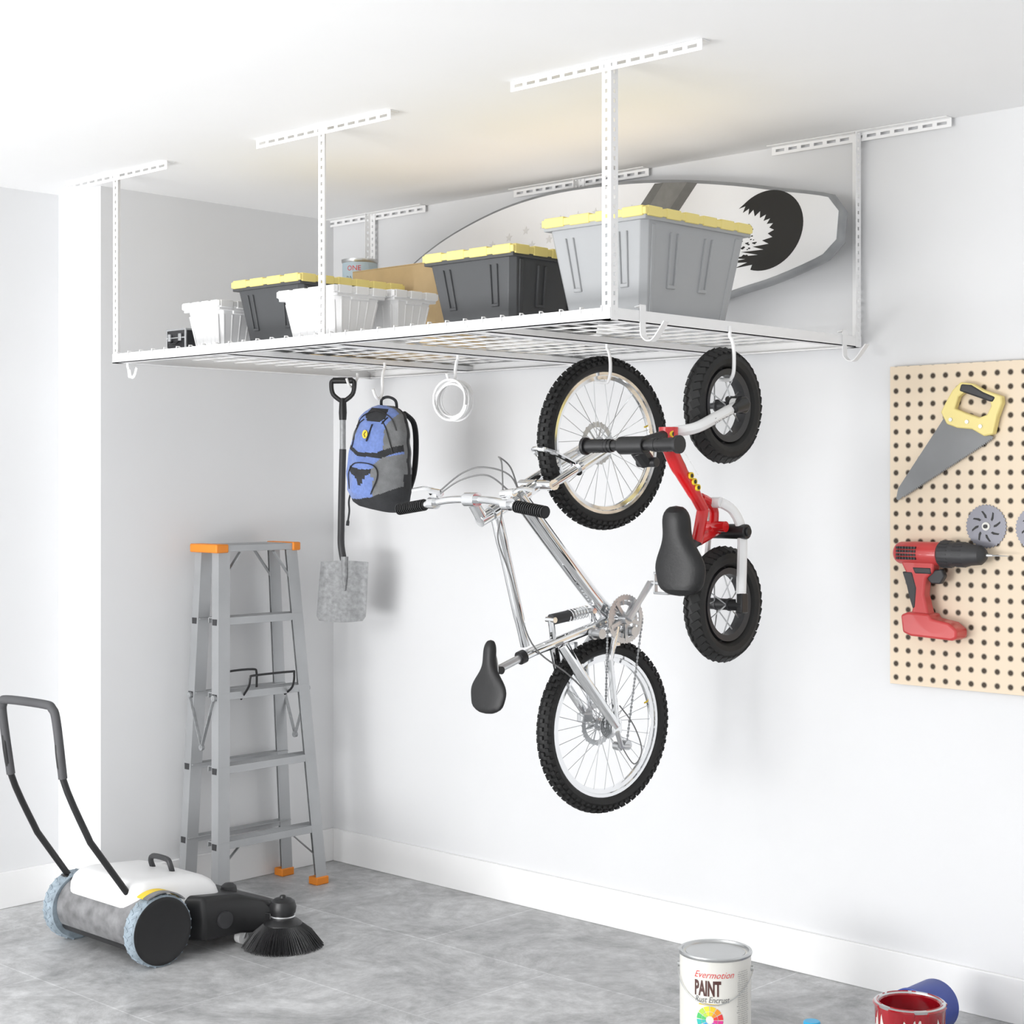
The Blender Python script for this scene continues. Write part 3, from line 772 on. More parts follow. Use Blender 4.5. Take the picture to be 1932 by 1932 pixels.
regions=[(m_dfab,[(-.045,.375),(.035,.375),(.045,.340),(.02,.325),(-.03,.325),(-.055,.345)]),   # top patch
 (m_dfab,[(-.14,.242),(-.10,.226),(-.05,.207),(.03,.211),(.06,.228),(.14,.26),(.14,.235),(.07,.205),(.05,.193),(-.045,.193),(-.09,.207),(-.14,.226)]),
 (m_gfab,[(.025,.12),(.15,.12),(.15,.225),(.05,.195),(.03,.17)]),
 (m_dfab,[(-.095,.155),(-.03,.146),(.03,.150),(.03,.138),(.0,.122),(-.016,.085),(-.030,.085),(-.045,.118),(-.095,.138)]),
 (m_dfab,[(-.14,-.01),(.14,-.01),(.14,.105),(.07,.065),(.02,.045),(-.05,.032),(-.14,.03)]),
 (m_gfab,[(.03,.045),(.15,.06),(.15,.13),(.035,.13)]),
 (m_gfab,[(-.095,.35),(-.08,.31),(-.09,.25),(-.14,.25),(-.14,.36)]),
 (m_gfab,[(.075,.36),(.048,.31),(.050,.215),(.15,.23),(.15,.36)])]
b=B(m_gfab,BP);vs=[];fs=[];mm=[]
for i in range(NZ+1):
    z=.388*i/NZ;w,d=pint(z)
    for k in range(NS):
        a=2*math.pi*k/NS;c_,s_=math.cos(a),math.sin(a)
        x=w*math.copysign(abs(c_)**.75,c_);y=d*math.copysign(abs(s_)**.8,s_)
        if y<0:
            bul=math.exp(-((x+.0)/.075)**4)*(.022*math.exp(-((z-.12)/.085)**4)+.012*math.exp(-((z-.29)/.07)**4))
            y-=bul+.0035*math.sin(x*70+z*40)*math.sin(z*55-x*20)
        else:y=min(y,.05)
        x+=-.012*math.sin(math.pi*z/.388)*1+.002*math.sin(z*90)
        vs.append(V((x,y,z-.012*(x/.12)*(1-z/.388))))
for i in range(NZ):
    for k in range(NS):
        k2=(k+1)%NS;f=(i*NS+k,i*NS+k2,(i+1)*NS+k2,(i+1)*NS+k)
        c=sum((vs[q] for q in f),V())/4
        m=m_blue
        if c.y>-.02:m=m_gfab
        if c.y>-.002 and c.y<.018:m=m_dfab
        if c.y>.045:m=m_dfab
        for mt,pl in regions:
            if c.y<-.02 and inpoly(c.x,c.z,pl):m=mt;break
        if c.y>-.02 and c.z<.14 and c.y<.045:m=m_dfab
        if c.z<.03:m=m_dfab
        b.use(m);fs.append((f,b.c))
b.v+=[BP@p for p in vs]
for f,c in fs:b.f.append(list(f));b.mi.append(c)
b.f.append(list(range(NS)));b.mi.append(0);b.f.append([NZ*NS+k for k in range(NS)]);b.mi.append(0)
b.obj('pack_body',bp,ang=60)
def surf(x,z,off=.003):
    x0=x+.012*math.sin(math.pi*z/.388)
    w,d=pint(z);q=min(1,abs(x0)/w);c_=q**(1/.75);s_=math.sqrt(max(0,1-c_*c_))
    y=-d*s_**.8-math.exp(-(x0/.075)**4)*(.022*math.exp(-((z-.12)/.085)**4)+.012*math.exp(-((z-.29)/.07)**4))
    return V((x,y-off,z-.012*(x/.12)*(1-z/.388)))
def line(pts,r=.0022):
    b=B(m_blk,BP);P2=cr([V((x,0,z)) for x,z in pts],6);b.tube([surf(p.x,p.z) for p in P2],r,6);b.obj('zipper',bp)
line([(-.09,.30),(-.06,.345),(0,.365),(.06,.345),(.085,.30)]);line([(-.10,.22),(-.085,.30),(-.05,.33)]);line([(.085,.22),(.055,.30),(.035,.33)])
line([(-.085,.06),(-.095,.12),(-.06,.16),(0,.17),(.04,.16),(.05,.12),(.03,.06)])
line([(-.005,.315),(-.012,.28),(-.02,.25)],.003);line([(.05,.345),(.035,.32)],.003)
for sg in(-1,1):
    b=B(m_dfab,BP)
    b.tube(cr([V((.05*sg,.045,.365)),V((.07*sg,.085,.33)),V((.078*sg,.10,.25)),V((.085*sg,.09,.14)),V((.09*sg,.045,.05))],6),.018,10,flat=.45)
    b.obj('strap',bp)
b=B(m_dfab,BP)
b.tube(cr([V((-.115,-.02,.07)),V((-.135,-.01,.02)),V((-.115,-.03,-.02)),V((-.118,-.03,-.06)),V((-.119,-.03,-.075))],5),[.0035]*15+[.006]*6,6)
b.obj('strap',bp)
b=B(m_dfab,BP);b.tube(cr([V((-.035,.02,.375)),V((-.032,.012,.408)),V((0,.008,.420)),V((.032,.012,.408)),V((.035,.02,.375))],5),.0055,8);b.obj('carry_loop',bp)
b=B(m_yprint,BP);c=surf(-.03,.275,.004)
b.add([c+V((.012*math.cos(rad(a)),0,.016*math.sin(rad(a)))) for a in range(0,360,20)]+[c+V((.012*math.cos(rad(a)),.006,.016*math.sin(rad(a)))) for a in range(0,360,20)],[list(range(18))]+[(i,(i+1)%18,18+(i+1)%18,18+i) for i in range(18)])
b.use(m_blk);b.tube([c+V((.004,-.001,.010)),c+V((-.003,-.001,0)),c+V((.003,-.001,-.010))],.0015,6)
b.obj('badge',bp)

# ------------------------------------------------------------------ ladder
ld=thing('step_ladder','aluminium step ladder with orange caps standing by the wall','ladder',(.163,-.55,0))
ZL=1.40
def lerp(a,b_,t):return a+(b_-a)*t
def rail_pt(front,side,z):
    t=z/ZL
    x=lerp(.285,.195,t) if front else lerp(.062,.085,t)
    if side>0:y=lerp(-.295,-.385,t)
    else:y=lerp(-.845,-.775,t)
    return V((x,y,z))
for front in(True,False):
    for side in(-1,1):
        b=B(m_alu)
        p0=rail_pt(front,side,0.03);p1=rail_pt(front,side,ZL-.03)
        dp=.022
        def ch(p,s2=side):
            yo=-s2;t=.003
            return [V((p.x-dp,p.y,p.z)),V((p.x+dp,p.y,p.z)),V((p.x+dp,p.y+yo*.055,p.z)),V((p.x+dp-t,p.y+yo*.055,p.z)),V((p.x+dp-t,p.y+yo*t,p.z)),V((p.x-dp+t,p.y+yo*t,p.z)),V((p.x-dp+t,p.y+yo*.03,p.z)),V((p.x-dp,p.y+yo*.03,p.z))]
        b.loft([ch(p0),ch(p1)])
        b.obj('rail',ld)
        b=B(m_org);q=rail_pt(front,side,0);sgn=-side
        b.box((q.x-.027,min(q.y-sgn*.004,q.y+sgn*.06),0),(q.x+.027,max(q.y-sgn*.004,q.y+sgn*.06),.032));b.obj('foot',ld,bevel=.004,label='orange plastic foot')
    for k,z in enumerate((.245,.535,.82,1.112)):
        a=rail_pt(front,-1,z);c=rail_pt(front,1,z)
        b=B(m_alu)
        if front:
            b.box((a.x-.05,a.y+.003,z-.004),(a.x+.022,c.y-.003,z+.0));b.box((a.x+.018,a.y+.003,z-.03),(a.x+.0225,c.y-.003,z));b.box((a.x-.05,a.y+.003,z-.022),(a.x-.047,c.y-.003,z))
            for j in range(6):b.box((a.x-.045+j*.011,a.y+.004,z-.001),(a.x-.041+j*.011,c.y-.004,z+.0015))
        else:
            b.box((a.x-.02,a.y+.003,z-.012),(a.x+.03,c.y-.003,z-.008));b.box((a.x+.016,a.y+.003,z-.03),(a.x+.02,c.y-.003,z-.008))
        b.obj('step',ld,bevel=.001)
        if front or k<4:
            b=B(m_blk2);b.box((a.x-.016,a.y-.0025,z-.030),(a.x+.012,a.y+.001,z-.006));b.obj('step_bracket',ld)
        if front and k in(0,):
            for sd,e_ in((-1,a),(1,c)):
                b=B(m_alu);b.tube([V((e_.x-.01,e_.y-sd*.012,z-.13)),V((e_.x-.01,e_.y-sd*.13,z-.03))],.008,6,flat=.4);b.obj('brace',ld)
    for sd in(-1,1):
        e_=rail_pt(front,sd,ZL-.16)
        b=B(m_alu);b.tube([V((e_.x,e_.y-sd*.012,ZL-.17)),V((e_.x,e_.y-sd*.12,ZL-.035))],.010,6,flat=.4);b.obj('brace',ld)
b=B(m_alu);b.box((.063,-.78,ZL-.030),(.222,-.38,ZL-.004));
for j in range(7):b.box((.07+j*.021,-.73,ZL-.005),(.078+j*.021,-.43,ZL-.002))
b.obj('top_step',ld,bevel=.003)
for y0,y1 in((-.795,-.735),(-.410,-.372)):
    b=B(m_org);b.box((.052,y0,ZL-.034),(.230,y1,ZL));b.obj('end_cap',ld,bevel=.005,label='orange plastic end cap')
# spreaders
for sd in(-1,1):
    b=B(m_steel)
    a=rail_pt(False,sd,.80);c=rail_pt(True,sd,.80);yy=a.y+(-.006 if sd<0 else .006)
    mid=V(((a.x+c.x)/2,yy,.60))
    b.tube([V((a.x,yy,.80)),mid],.008,6,flat=.4);b.tube([V((c.x,yy,.80)),mid],.008,6,flat=.4)
    for p in(V((a.x,yy,.80)),mid,V((c.x,yy,.80))):b.cyl(p+V((0,-.006,0)),p+V((0,.006,0)),.012,seg=12)
    b.obj('spreader',ld)
x0=.235;z=.82
b=B(m_blk);b.tube(cr([V((x0,-.68,z-.035)),V((x0+.05,-.68,z+.02)),V((x0+.06,-.68,z+.055)),V((x0+.06,-.66,z+.062)),V((x0+.06,-.48,z+.062)),V((x0+.06,-.46,z+.055)),V((x0+.05,-.46,z-.0)),V((x0+.0,-.46,z-.035))],4),.0045,8);b.obj('tool_holder',ld)
b=B(m_blk);b.tube(cr([V((x0-.03,-.74,z+.0)),V((x0-.03,-.74,z+.06)),V((x0-.03,-.72,z+.075)),V((x0-.03,-.60,z+.075)),V((x0-.03,-.58,z+.06)),V((x0-.03,-.58,z))],4),.0045,8)
b.obj('tool_holder',ld)

# ------------------------------------------------------------------ sweeper
sw=thing('push_sweeper','push floor sweeper with white bin, black frame and side brush','sweeper',(.5,-1.25,0))
def sw_wheel(x,sgn):
    A=T(V((x,-1.44,.121)))@RY(90)
    b=B(m_wheelg);b.lathe([(.098,-.026),(.114,-.028),(.121,-.022),(.121,.022),(.114,.028),(.098,.026)],A,seg=48)
    for i in range(26):
        for q in(-1,1):
            M2=A@Matrix.Rotation(2*math.pi*(i+.25*q)/26,4,'Z')@T(V((.1205,0,q*.012)))@RX(30*q)
            b.box((-.003,-.004,-.012),(.0022,.004,.012),M2)
    w=b.obj('wheel',sw,label='wheel with blue-grey tread and black disc')
    b=B(m_blk);z=.026*sgn
    pr=[(.115,z),(.115,z+.004*sgn),(.108,z+.006*sgn),(.098,z+.003*sgn),(.02,z+.004*sgn),(.0001,z+.004*sgn)]
    b.lathe(pr,A,seg=48);b.obj('wheel_disc',w)
sw_wheel(.770,1);sw_wheel(.262,-1)
b=B(m_hood)   # rear hood, partial cylinder between wheels
pl=arc(-1.44,.13,.100,20,250,24)
Mh=Matrix(((0,0,1,.292),(1,0,0,0),(0,1,0,0),(0,0,0,1)))
b.prism(pl,.448,Mh);b.obj('hood',sw,bevel=.004)
b=B(m_yprint);pl=arc(-1.44,.124,.130,45,118,12)+arc(-1.44,.124,.1255,118,45,12)
Mh2=Matrix(((0,0,1,.735),(1,0,0,0),(0,1,0,0),(0,0,0,1)));b.prism(pl,.035,Mh2)
b.use(m_hood);b.prism(pl,.028,Matrix(((0,0,1,.771),(1,0,0,0),(0,1,0,0),(0,0,0,1))));b.obj('mudguard',sw,label='yellow and grey wheel guard strip')
# bin
b=B(m_wp);rings=[]
def rr(x0,x1,y0,y1,z,r,n=6):
    o=[]
    for cx_,cy_,a in((x1-r,y1-r,0),(x0+r,y1-r,90),(x0+r,y0+r,180),(x1-r,y0+r,270)):
        for k in range(n+1):
            q=rad(a+90*k/n);o.append(V((cx_+r*math.cos(q),cy_+r*math.sin(q),z)))
    return o
for z,i in((.15,.006),(.17,0),(.225,.003),(.248,.010),(.264,.022),(.272,.040),(.274,.06)):
    rings.append([V((p.x,p.y,p.z-(.045*max(0,(p.y+1.32)/.2)**1.3 if z>.18 else 0))) for p in rr(.30+i,.728-i,-1.52+i,-1.12-i,z,.065)])
b.loft(rings);b.obj('dust_bin',sw,ang=60)
b=B(m_blk2);b.tube(cr([V((.45,-1.24,.248)),V((.45,-1.25,.278)),V((.47,-1.25,.295)),V((.55,-1.25,.295)),V((.57,-1.25,.278)),V((.57,-1.24,.248))],4),.010,10);b.obj('bin_handle',sw)
# chassis
b=B(m_blk)
rings=[]
base=[(.29,-1.52),(.728,-1.52),(.728,-1.30),(.79,-1.26),(.80,-1.10),(.86,-1.02),(.86,-.95),(.80,-.90),(.70,-.90),(.6,-.93),(.33,-.95),(.29,-1.02)]
for z,i in((.045,.02),(.06,.0),(.15,0),(.185,.012),(.200,.04)):
    cxm,cym=.55,-1.2
    rings.append([V((cxm+(x-cxm)*(1-i*2),cym+(y-cym)*(1-i*2),z-(.065*max(0,(y+1.17)/.24) if z>.1 else 0))) for x,y in base])
b.loft(rings);b.obj('chassis',sw,bevel=.010,bseg=3)
b=B(m_blk2);b.lathe([(.026,.14),(.030,.18),(.027,.195),(.016,.204),(.0001,.206)],T(V((.66,-1.06,-.01))),seg=24);b.obj('adjuster_knob',sw)
b=B(m_blk2);b.cyl((.735,-1.18,.11),(.806,-1.18,.11),.030);b.obj('adjuster_knob',sw)
for x in(.36,.76):
    b=B(m_silver);b.cyl((x,-1.07,.075),(x,-1.07,.05),.010);b.tube([V((x-.014,-1.07,.05)),V((x-.014,-1.08,.02))],.004,6);b.tube([V((x+.014,-1.07,.05)),V((x+.014,-1.08,.02))],.004,6)
    b.cyl((x-.016,-1.07,.052),(x+.016,-1.07,.052),.005)
    b.use(m_wp);b.cyl((x-.014,-1.08,.0215),(x+.014,-1.08,.0215),.0215,seg=24);b.obj('caster',sw)
BC_=(.895,-1.0)
b=B(m_blk,T(V((BC_[0],BC_[1],0))));b.lathe([(.070,.070),(.068,.083),(.052,.095),(.042,.100),(.040,.115),(.045,.120),(.048,.140),(.042,.160),(.030,.168),(.012,.170),(.010,.180),(.0001,.182)],seg=28)
b.box((-.16,-.040,.075),(-.02,.045,.118));w=b.obj('brush_head',sw,bevel=.002)
b=B(m_silver,T(V((BC_[0],BC_[1],0))));b.lathe([(.0415,.104),(.044,.107),(.0415,.110)],seg=28);b.obj('brush_collar',sw)
b=B(m_blk)
b.lathe([(.066,.080),(.088,.062),(.108,.038),(.124,.012),(.112,.010),(.05,.05)],T(V((BC_[0],BC_[1],0))),seg=40)
for i in range(420):
    a=2*math.pi*i/420+random.uniform(-.008,.008);r1=.066-.006*(i%3);r2=.142+random.uniform(-.005,.004)-.005*(i%3)
    p=V((BC_[0]+r1*math.cos(a),BC_[1]+r1*math.sin(a),.080));q=V((BC_[0]+r2*math.cos(a+.06),BC_[1]+r2*math.sin(a+.06),.002+.002*(i%3)))
    b.tube([p,p.lerp(q,.5)+V((0,0,.010)),q],[.0022,.0018,.0012],4)
b.obj('brush_bristles',sw,kind='stuff')
# handle
b=B(m_blk)
LT=[V((.265,-1.47,.225)),V((.29,-1.614,.411)),V((.32,-1.734,.636)),V((.330,-1.770,.84)),V((.345,-1.778,.885)),V((.375,-1.782,.902)),V((.555,-1.745,.898)),V((.588,-1.735,.885)),V((.603,-1.728,.84)),V((.62,-1.714,.652)),V((.65,-1.628,.43)),V((.68,-1.48,.211))]
b.tube([p for p in (LT[:1]+cr(LT[1:11],5)+LT[11:])],.0115,12);w=b.obj('push_handle',sw)
b=B(mat('foam_grip',(.075,.075,.08),.65,noise=.1));b.tube(cr(LT[2:10],6),.0150,14);b.obj('handle_grip',w)
for p in(LT[0],LT[-1]):
    b=B(m_blk);b.box((p.x-.02,p.y-.025,p.z-.05),(p.x+.02,p.y+.025,p.z+.01));b.cyl(p+V((-.03,0,-.01)),p+V((.03,0,-.01)),.013)
    b.obj('handle_mount',sw,bevel=.004)

# ------------------------------------------------------------------ pegboard + tools
px0,px1,pz0,pz1=2.754,3.62,1.0,2.014
b=B(m_peg);b.box((px0,-.022,pz0),(px1,-.014,pz1))
b.obj('pegboard',loc=(px0,-.02,pz0),label='tan perforated pegboard mounted on the wall',category='pegboard',bevel=.001)
pb=bpy.data.objects['pegboard']
for z in(pz0+.02,pz1-.05):B(m_tan).box((px0+.02,-.014,z),(px1-.02,-.0002,z+.03)).obj('batten',pb)
YT=-.026
# hand saw
e=thing('hand_saw','hand saw with grey blade and yellow handle hanging on pegboard','saw',(2.95,-.04,1.61))
MX=T(V((-.006,0,0)))@XZ(YT)
b=B(m_grey,MX);b.prism([(2.962,1.850),(3.125,1.782),(2.815,1.600),(2.797,1.586),(2.790,1.592),(2.797,1.625)],.003,z0=.006)
n=52;A_=V((3.12,1.779,0));C_=V((2.815,1.600,0));dd=(C_-A_)/n;nn=V((-dd.y,dd.x,0)).normalized()
for i in range(n):
    p=A_+dd*i;q=p+dd*.5+nn*.006 if (nn.y<0) else p+dd*.5-nn*.006
    b.prism([(p.x,p.y),(q.x,q.y),((p+dd).x,(p+dd).y)],.002,z0=.0065)
b.obj('blade',e)
m_saw=mat('saw_handle_yellow',(.83,.70,.27),.4,noise=.03)
b=B(m_saw,MX)
outer=[(2.955,1.862),(2.972,1.893),(2.995,1.93),(3.022,1.953),(3.06,1.947),(3.10,1.925),(3.158,1.905),(3.160,1.885),(3.142,1.84),(3.13,1.79),(3.10,1.785),(3.06,1.807),(3.01,1.812),(2.975,1.825)]
hole=[(3.002,1.872),(3.015,1.908),(3.035,1.922),(3.075,1.910),(3.120,1.892),(3.124,1.876),(3.110,1.850),(3.085,1.842),(3.045,1.855)]
def holed(b,out,hol,h,z0):
    bm=bmesh.new()
    ov=[bm.verts.new((x,y,0)) for x,y in out];hv=[bm.verts.new((x,y,0)) for x,y in hol]
    es=[bm.edges.new((ov[i],ov[(i+1)%len(ov)])) for i in range(len(ov))]+[bm.edges.new((hv[i],hv[(i+1)%len(hv)])) for i in range(len(hv))]
    bmesh.ops.triangle_fill(bm,use_beauty=True,edges=es)
    bm.verts.index_update()
    vs=[v.co.copy() for v in bm.verts];fs=[[v.index for v in f.verts] for f in bm.faces];bm.free()
    n=len(vs);a=[V((p.x,p.y,z0)) for p in vs]+[V((p.x,p.y,z0+h)) for p in vs]
    F=[f[::-1] for f in fs]+[[i+n for i in f] for f in fs]
    k=len(out)
    F+=[(i,(i+1)%k,n+(i+1)%k,n+i) for i in range(k)]
    q=len(hol);F+=[(k+i,k+(i+1)%q,n+k+(i+1)%q,n+k+i) for i in range(q)]
    b.add(a,F)
holed(b,outer,hole,.026,0)
b.obj('saw_handle',e,bevel=.004)
b=B(m_blk2,MX);b.prism([(3.025,1.948),(3.06,1.944),(3.10,1.92),(3.140,1.903),(3.130,1.886),(3.085,1.902),(3.04,1.918),(3.018,1.925)],.031,z0=-.002);b.obj('grip_insert',e,bevel=.006)
for x,z in((2.99,1.838),(3.045,1.830),(3.09,1.815)):
    b=B(m_silver,MX);b.lathe([(.006,.02),(.006,.029),(.0001,.029)],T(V((x,z,0))),seg=14);b.obj('handle_screw',e)
# discs
def sawdisc(cx,cz,label):
    e=thing('circular_saw_blade',label,'saw blade',(cx,-.03,cz-.068),'circular saw blades on the pegboard')
    b=B(m_disc,XZ(YT+.003));n=36;out=[]
    for j in range(n):
        a=2*math.pi*j/n
        out+=[(cx+.068*math.cos(a),cz+.068*math.sin(a)),(cx+.064*math.cos(a+.12),cz+.064*math.sin(a+.12))]
    hol=[(cx+.011*math.cos(2*math.pi*j/16),cz+.011*math.sin(2*math.pi*j/16)) for j in range(16)]
    holed(b,out,hol,.003,0);b.obj('disc',e)
    b=B(m_ink,XZ(YT+.003))
    for j in range(8):
        a=2*math.pi*j/8;pl=[]
        for r_,o in((.025,-.10),(.034,-.02),(.048,.22),(.049,.34),(.035,.22),(.026,.15)):pl.append((cx+r_*math.cos(a+o),cz+r_*math.sin(a+o)))
        b.prism(pl,.0006,z0=.003)
    b.obj('slot_pattern',e)
    b=B(m_label,XZ(YT+.003));b.lathe([(.013,.003),(.013,.006),(.0001,.006)],T(V((cx,cz,0))),seg=16);b.use(m_blk);b.lathe([(.006,.0),(.006,.012),(.0001,.012)],T(V((cx,cz,0))),seg=12);b.obj('arbor_hole',e)
sawdisc(3.089,1.509,'grey toothed circular saw blade between saw and drill')
sawdisc(3.252,1.505,'grey toothed circular saw blade at the second hook')
# drill
DX=T(V((.012,0,.004)))
e=thing('cordless_drill','red and black cordless drill hanging on pegboard','drill',(2.93,-.06,1.16))
AX=DX@T(V((0,-.068,1.418)))@RY(90)
b=B(m_redp)
b.lathe([(.018,2.790),(.030,2.796),(.035,2.81),(.037,2.86),(.037,2.94),(.034,2.952)],AX,seg=28)
pl=[(2.815,1.395),(2.935,1.395),(2.93,1.36),(2.905,1.34),(2.90,1.29),(2.915,1.235),(2.925,1.21),(2.85,1.21),(2.86,1.25),(2.855,1.31),(2.835,1.36)]
b.prism(pl,.044,DX@XZ(-.046))
b.prism([(2.825,1.225),(2.832,1.170),(2.86,1.160),(3.00,1.154),(3.018,1.162),(3.018,1.188),(2.99,1.208),(2.93,1.218),(2.925,1.232),(2.85,1.235)],.072,DX@XZ(-.03))
b.obj('drill_housing',e,bevel=.009,bseg=3)
b=B(m_blk2)
b.lathe([(.035,2.945),(.041,2.952),(.041,2.985),(.038,2.995),(.038,3.035),(.033,3.05),(.030,3.082),(.018,3.096),(.012,3.10)],AX,seg=28)
for i in range(20):b.box((-.0425,-.002,2.953),(-.040,.002,2.985),AX@Matrix.Rotation(2*math.pi*i/20,4,'Z'))
for i in range(16):b.box((-.0392,-.002,3.0),(-.0365,.002,3.032),AX@Matrix.Rotation(2*math.pi*i/16,4,'Z'))
b.obj('chuck',e)
b=B(m_blk2);b.prism([(2.825,1.36),(2.86,1.36),(2.875,1.31),(2.87,1.25),(2.862,1.245),(2.850,1.28),(2.84,1.32)],.048,DX@XZ(-.044));b.obj('grip_insert',e,bevel=.004)
b=B(m_blk2);b.prism([(2.915,1.365),(2.955,1.372),(2.965,1.35),(2.95,1.325),(2.918,1.325),(2.905,1.34)],.022,DX@XZ(-.057))
b.prism([(2.86,1.375),(2.925,1.375),(2.925,1.355),(2.87,1.355)],.0475,DX@XZ(-.0445))
b.obj('trigger',e,bevel=.004)
b=B(m_silver,DX);b.cyl((3.095,-.068,1.418),(3.12,-.068,1.418),.006,.004,seg=12);b.cyl((3.11,-.068,1.418),(3.172,-.068,1.418),.0028,.001,seg=8);b.obj('drill_bit',e)
b=B(m_blk,DX)
for i in range(7):
    for j in range(4):b.box((2.812+i*.010,-.1068,1.432-j*.011),(2.8195+i*.010,-.098,1.4395-j*.011))
b.obj('vent',e)

# ------------------------------------------------------------------ paint cans
def top_ring(R,h):
    return [(R,h-.012),(R+.003,h-.010),(R+.004,h-.004),(R+.002,h),(R-.006,h),(R-.008,h-.006)]
CX,CY=2.559,-.695;R=.106;hh=.25
e=thing('paint_can','closed white paint can with printed label and colour wheel','paint can',(CX,CY,0))
M=T(V((CX,CY,0)))
b=B(m_label,M);b.lathe([(R,.0),(R+.003,.002),(R+.003,.008),(R,.01),(R,hh-.008)],seg=64);b.obj('can_body',e)
b=B(m_tin,M)
b.lathe(top_ring(R,hh)+[(R-.012,hh-.009),(R-.016,hh-.010),(R-.018,hh-.006),(.0001,hh-.006)],seg=56,cap=False);b.obj('can_lid',e)
fa=math.atan2(-4.7-CY,5.498-CX)+rad(-6)
def cm(z,a0=0,R2=R+.0009):
    return lambda x,y:V((R2*math.cos(fa+a0+x/R2),R2*math.sin(fa+a0+x/R2),z+y))
b=B(m_rtext,M);text(b,'Evermotion',.028,cm(.192,rad(3)),shear=.45,sx=.92,bold=-.0001);b.obj('lettering',e,label='red script lettering')
b=B(m_brn,M);text(b,'PAINT',.060,cm(.141,rad(-7)),bold=.0022,sx=.48);b.obj('lettering',e,label='dark brown bold lettering')
b=B(m_gtext,M);text(b,'Rust Encrust',.024,cm(.121,rad(0)),shear=.25,sx=.84,bold=.0002);b.obj('lettering',e,label='grey italic lettering')
b=B(m_gtext,M)
for i in range(26):
    z=.205-i*.0062
    text(b,random.choice(['apply evenly to dry metal','stir well before use','keep lid tightly closed','drying time two hours','clean tools with water']),.0052,cm(z,rad(56)))
b.obj('lettering',e,label='small grey print')
cols=[(.8,.05,.05),(.85,.3,.03),(.9,.6,.03),(.85,.8,.05),(.45,.7,.08),(.08,.55,.15),(.03,.5,.45),(.05,.4,.75),(.05,.15,.6),(.25,.08,.55),(.5,.05,.5),(.75,.05,.3)]
b=B(m_rtext,M)
for i,c in enumerate(cols):
    b.use(mat('wheel_colour',c,.5,noise=.02));g=cm(.070,rad(-3),R+.0010)
    for (ra,rb) in((.012,.024),(.0255,.040)):
        pts=[];a0=i*30+2;a1=i*30+28
        for k in range(5):
            a=rad(a0+(a1-a0)*k/4);pts.append((rb*math.cos(a),rb*math.sin(a)))
        for k in range(5):
            a=rad(a1-(a1-a0)*k/4);pts.append((ra*math.cos(a),ra*math.sin(a)))
        b.add([g(x,y) for x,y in pts],[list(range(10))])
b.obj('colour_wheel',e)
b=B(m_yprint,M);b.add([cm(.1155)(x,y) for x,y in((-.04,-.003),(-.02,-.003),(0,-.003),(.02,-.003),(.024,.001),(0,.0015),(-.02,.002),(-.036,.002))],[(0,1,6,7),(1,2,5,6),(2,3,4,5)]);b.obj('brush_stroke_print',e)
b=B(m_tin,M@Matrix.Rotation(fa,4,'Z'))
pts=[]
for k in range(0,25):
    a=-90+180*k/24;pts.append(V(((R+.006)*math.cos(rad(a)),(R+.006)*math.sin(rad(a)),hh-.05-.085*max(0,math.cos(rad(a)))**1.2)))
b.tube(pts,.0014,6)
for sg in(-1,1):b.cyl((0,sg*(R-.001),hh-.05),(0,sg*(R+.007),hh-.05),.009,seg=12)
b.obj('bail_handle',e)
# open red can
CX,CY=3.13,-.555;R=.094;hh=.185
e=thing('paint_can','open paint can dripping with wet red paint','paint can',(CX,CY,0));M=T(V((CX,CY,0)))
b=B(m_label,M);b.lathe([(R,.0),(R,hh-.006),(R-.003,hh-.006),(R-.003,.01),(.0001,.01)],seg=56,cap=True);b.obj('can_body',e)
b=B(m_silver,M);b.lathe([(R-.002,hh-.012),(R+.004,hh-.008),(R+.0045,hh-.001),(R+.001,hh+.001),(R-.007,hh),(R-.009,hh-.004),(R-.0075,hh-.012)],seg=56,cap=False,closed=True);b.obj('can_rim',e)
b=B(m_rpaint,M)
n=180;r0=[];r1=[];r2=[];r3=[];r4=[];rm=[]
for k in range(n):
    a=2*math.pi*k/n;dl=.022+.07*max(0,math.sin(a*7+1)*math.sin(a*3+.6))**1.1+.045*max(0,math.sin(a*17))**2+.02*max(0,math.sin(a*29+1))
    th=.001+.0065*(math.sin(a*5+2)+math.sin(a*11)*.5+.3*math.sin(a*23)>-.5)
    co_,si_=math.cos(a),math.sin(a)
    r4.append(V(((R-.0045)*co_,(R-.0045)*si_,hh-.06)));r3.append(V(((R-.0115)*co_,(R-.0115)*si_,hh-.008)))
    r0.append(V(((R-.004)*co_,(R-.004)*si_,hh-.001+th*.5)));r1.append(V(((R+.0015+th)*co_,(R+.0015+th)*si_,hh-.006)));rm.append(V(((R+.0035)*co_,(R+.0035)*si_,hh-.016)));r2.append(V(((R+.002)*co_,(R+.002)*si_,hh-dl)))
r5=[V((p.x*.998-(.002*p.x/R),p.y-(.002*p.y/R),p.z-.004)) for p in r2]
b.loft([r4,r3,r0,r1,rm,r2,r5],cap=False)
b.lathe([(R-.004,hh-.062),(R-.004,hh-.055)],seg=56)
b.obj('wet_paint',e)
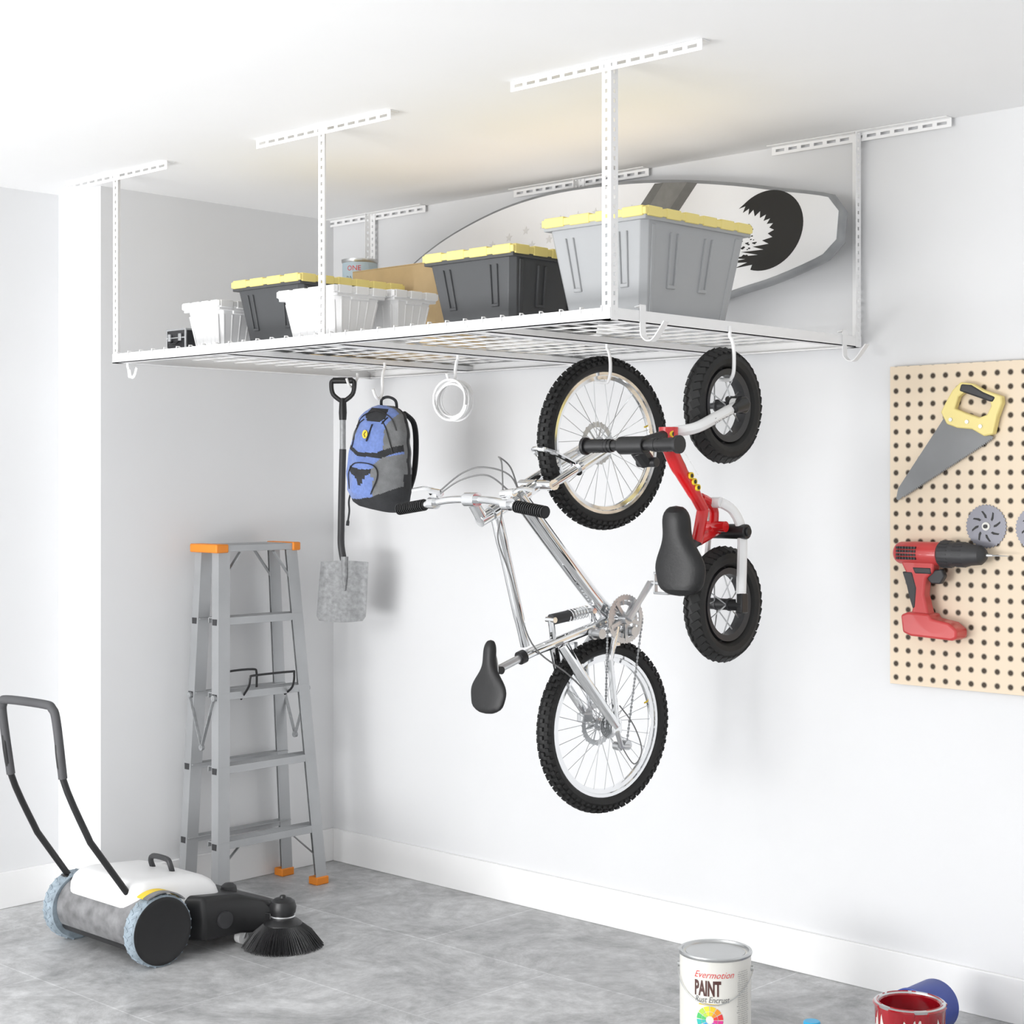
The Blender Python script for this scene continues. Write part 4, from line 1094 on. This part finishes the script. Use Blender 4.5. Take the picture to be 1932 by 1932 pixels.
# blue can lying behind
e=thing('paint_can','blue paint can lying on its side behind the red can','paint can',(3.035,-.30,0))
M=T(V((3.03,-.375,.0795)))@RX(-90)
b=B(m_bpl,M);b.lathe([(.060,.002),(.068,.0),(.072,.003),(.0745,.006),(.0745,.15),(.072,.155)],seg=56);b.obj('can_body',e)
b=B(m_bpl,M);b.lathe([(.0745,.0),(.0785,.001),(.0785,.010),(.0745,.011)],seg=56,cap=False,closed=True);b.obj('can_rim',e)
# cyan jar
e=thing('paint_jar','small paint jar with cyan lid on the floor','paint jar',(2.80,-.545,0));M=T(V((2.80,-.545,0)))
b=B(m_label,M);b.lathe([(.022,0),(.024,.003),(.024,.034),(.021,.038)],seg=32);b.obj('jar_body',e)
b=B(m_cyan,M);b.lathe([(.0235,.036),(.025,.038),(.025,.050),(.022,.053),(.0001,.053)],seg=32);b.obj('jar_lid',e)

# ------------------------------------------------------------------ light, world, camera
w=bpy.data.worlds.new('world');sc.world=w;w.use_nodes=True
bg=w.node_tree.nodes['Background'];bg.inputs[0].default_value=(.99,.995,1,1);bg.inputs[1].default_value=1.12
def area(n,loc,tgt,sx,sy,e,col=(1,1,1)):
    l=bpy.data.lights.new(n,'AREA');l.shape='RECTANGLE';l.size=sx;l.size_y=sy;l.energy=e;l.color=col
    o=bpy.data.objects.new(n,l);o.location=loc;o.rotation_euler=(V(tgt)-V(loc)).to_track_quat('-Z','Y').to_euler();sc.collection.objects.link(o)
area('key_softbox',(1.2,-7.6,3.1),(2.0,0,1.1),3.2,2.6,145)
area('ceiling_fill',(1.4,-5.8,.35),(1.0,-2.2,2.78),2.8,1.5,205)  # unseen fill light, added low down to brighten the ceiling
area('warm_bounce_fill',(1.75,-.58,2.44),(1.75,-.60,2.78),1.4,.3,.6,(1,.66,.28))  # no lamp on the rack: added fill imitating yellow lid bounce on ceiling
cam=bpy.data.cameras.new('camera');co=bpy.data.objects.new('camera',cam);sc.collection.objects.link(co);sc.camera=co
co.location=(5.498,-4.70,1.644);co.rotation_euler=(rad(90),0,rad(43.3));cam.lens=58.0;cam.shift_y=-.029;cam.clip_start=.05
sc.view_settings.view_transform='Standard'
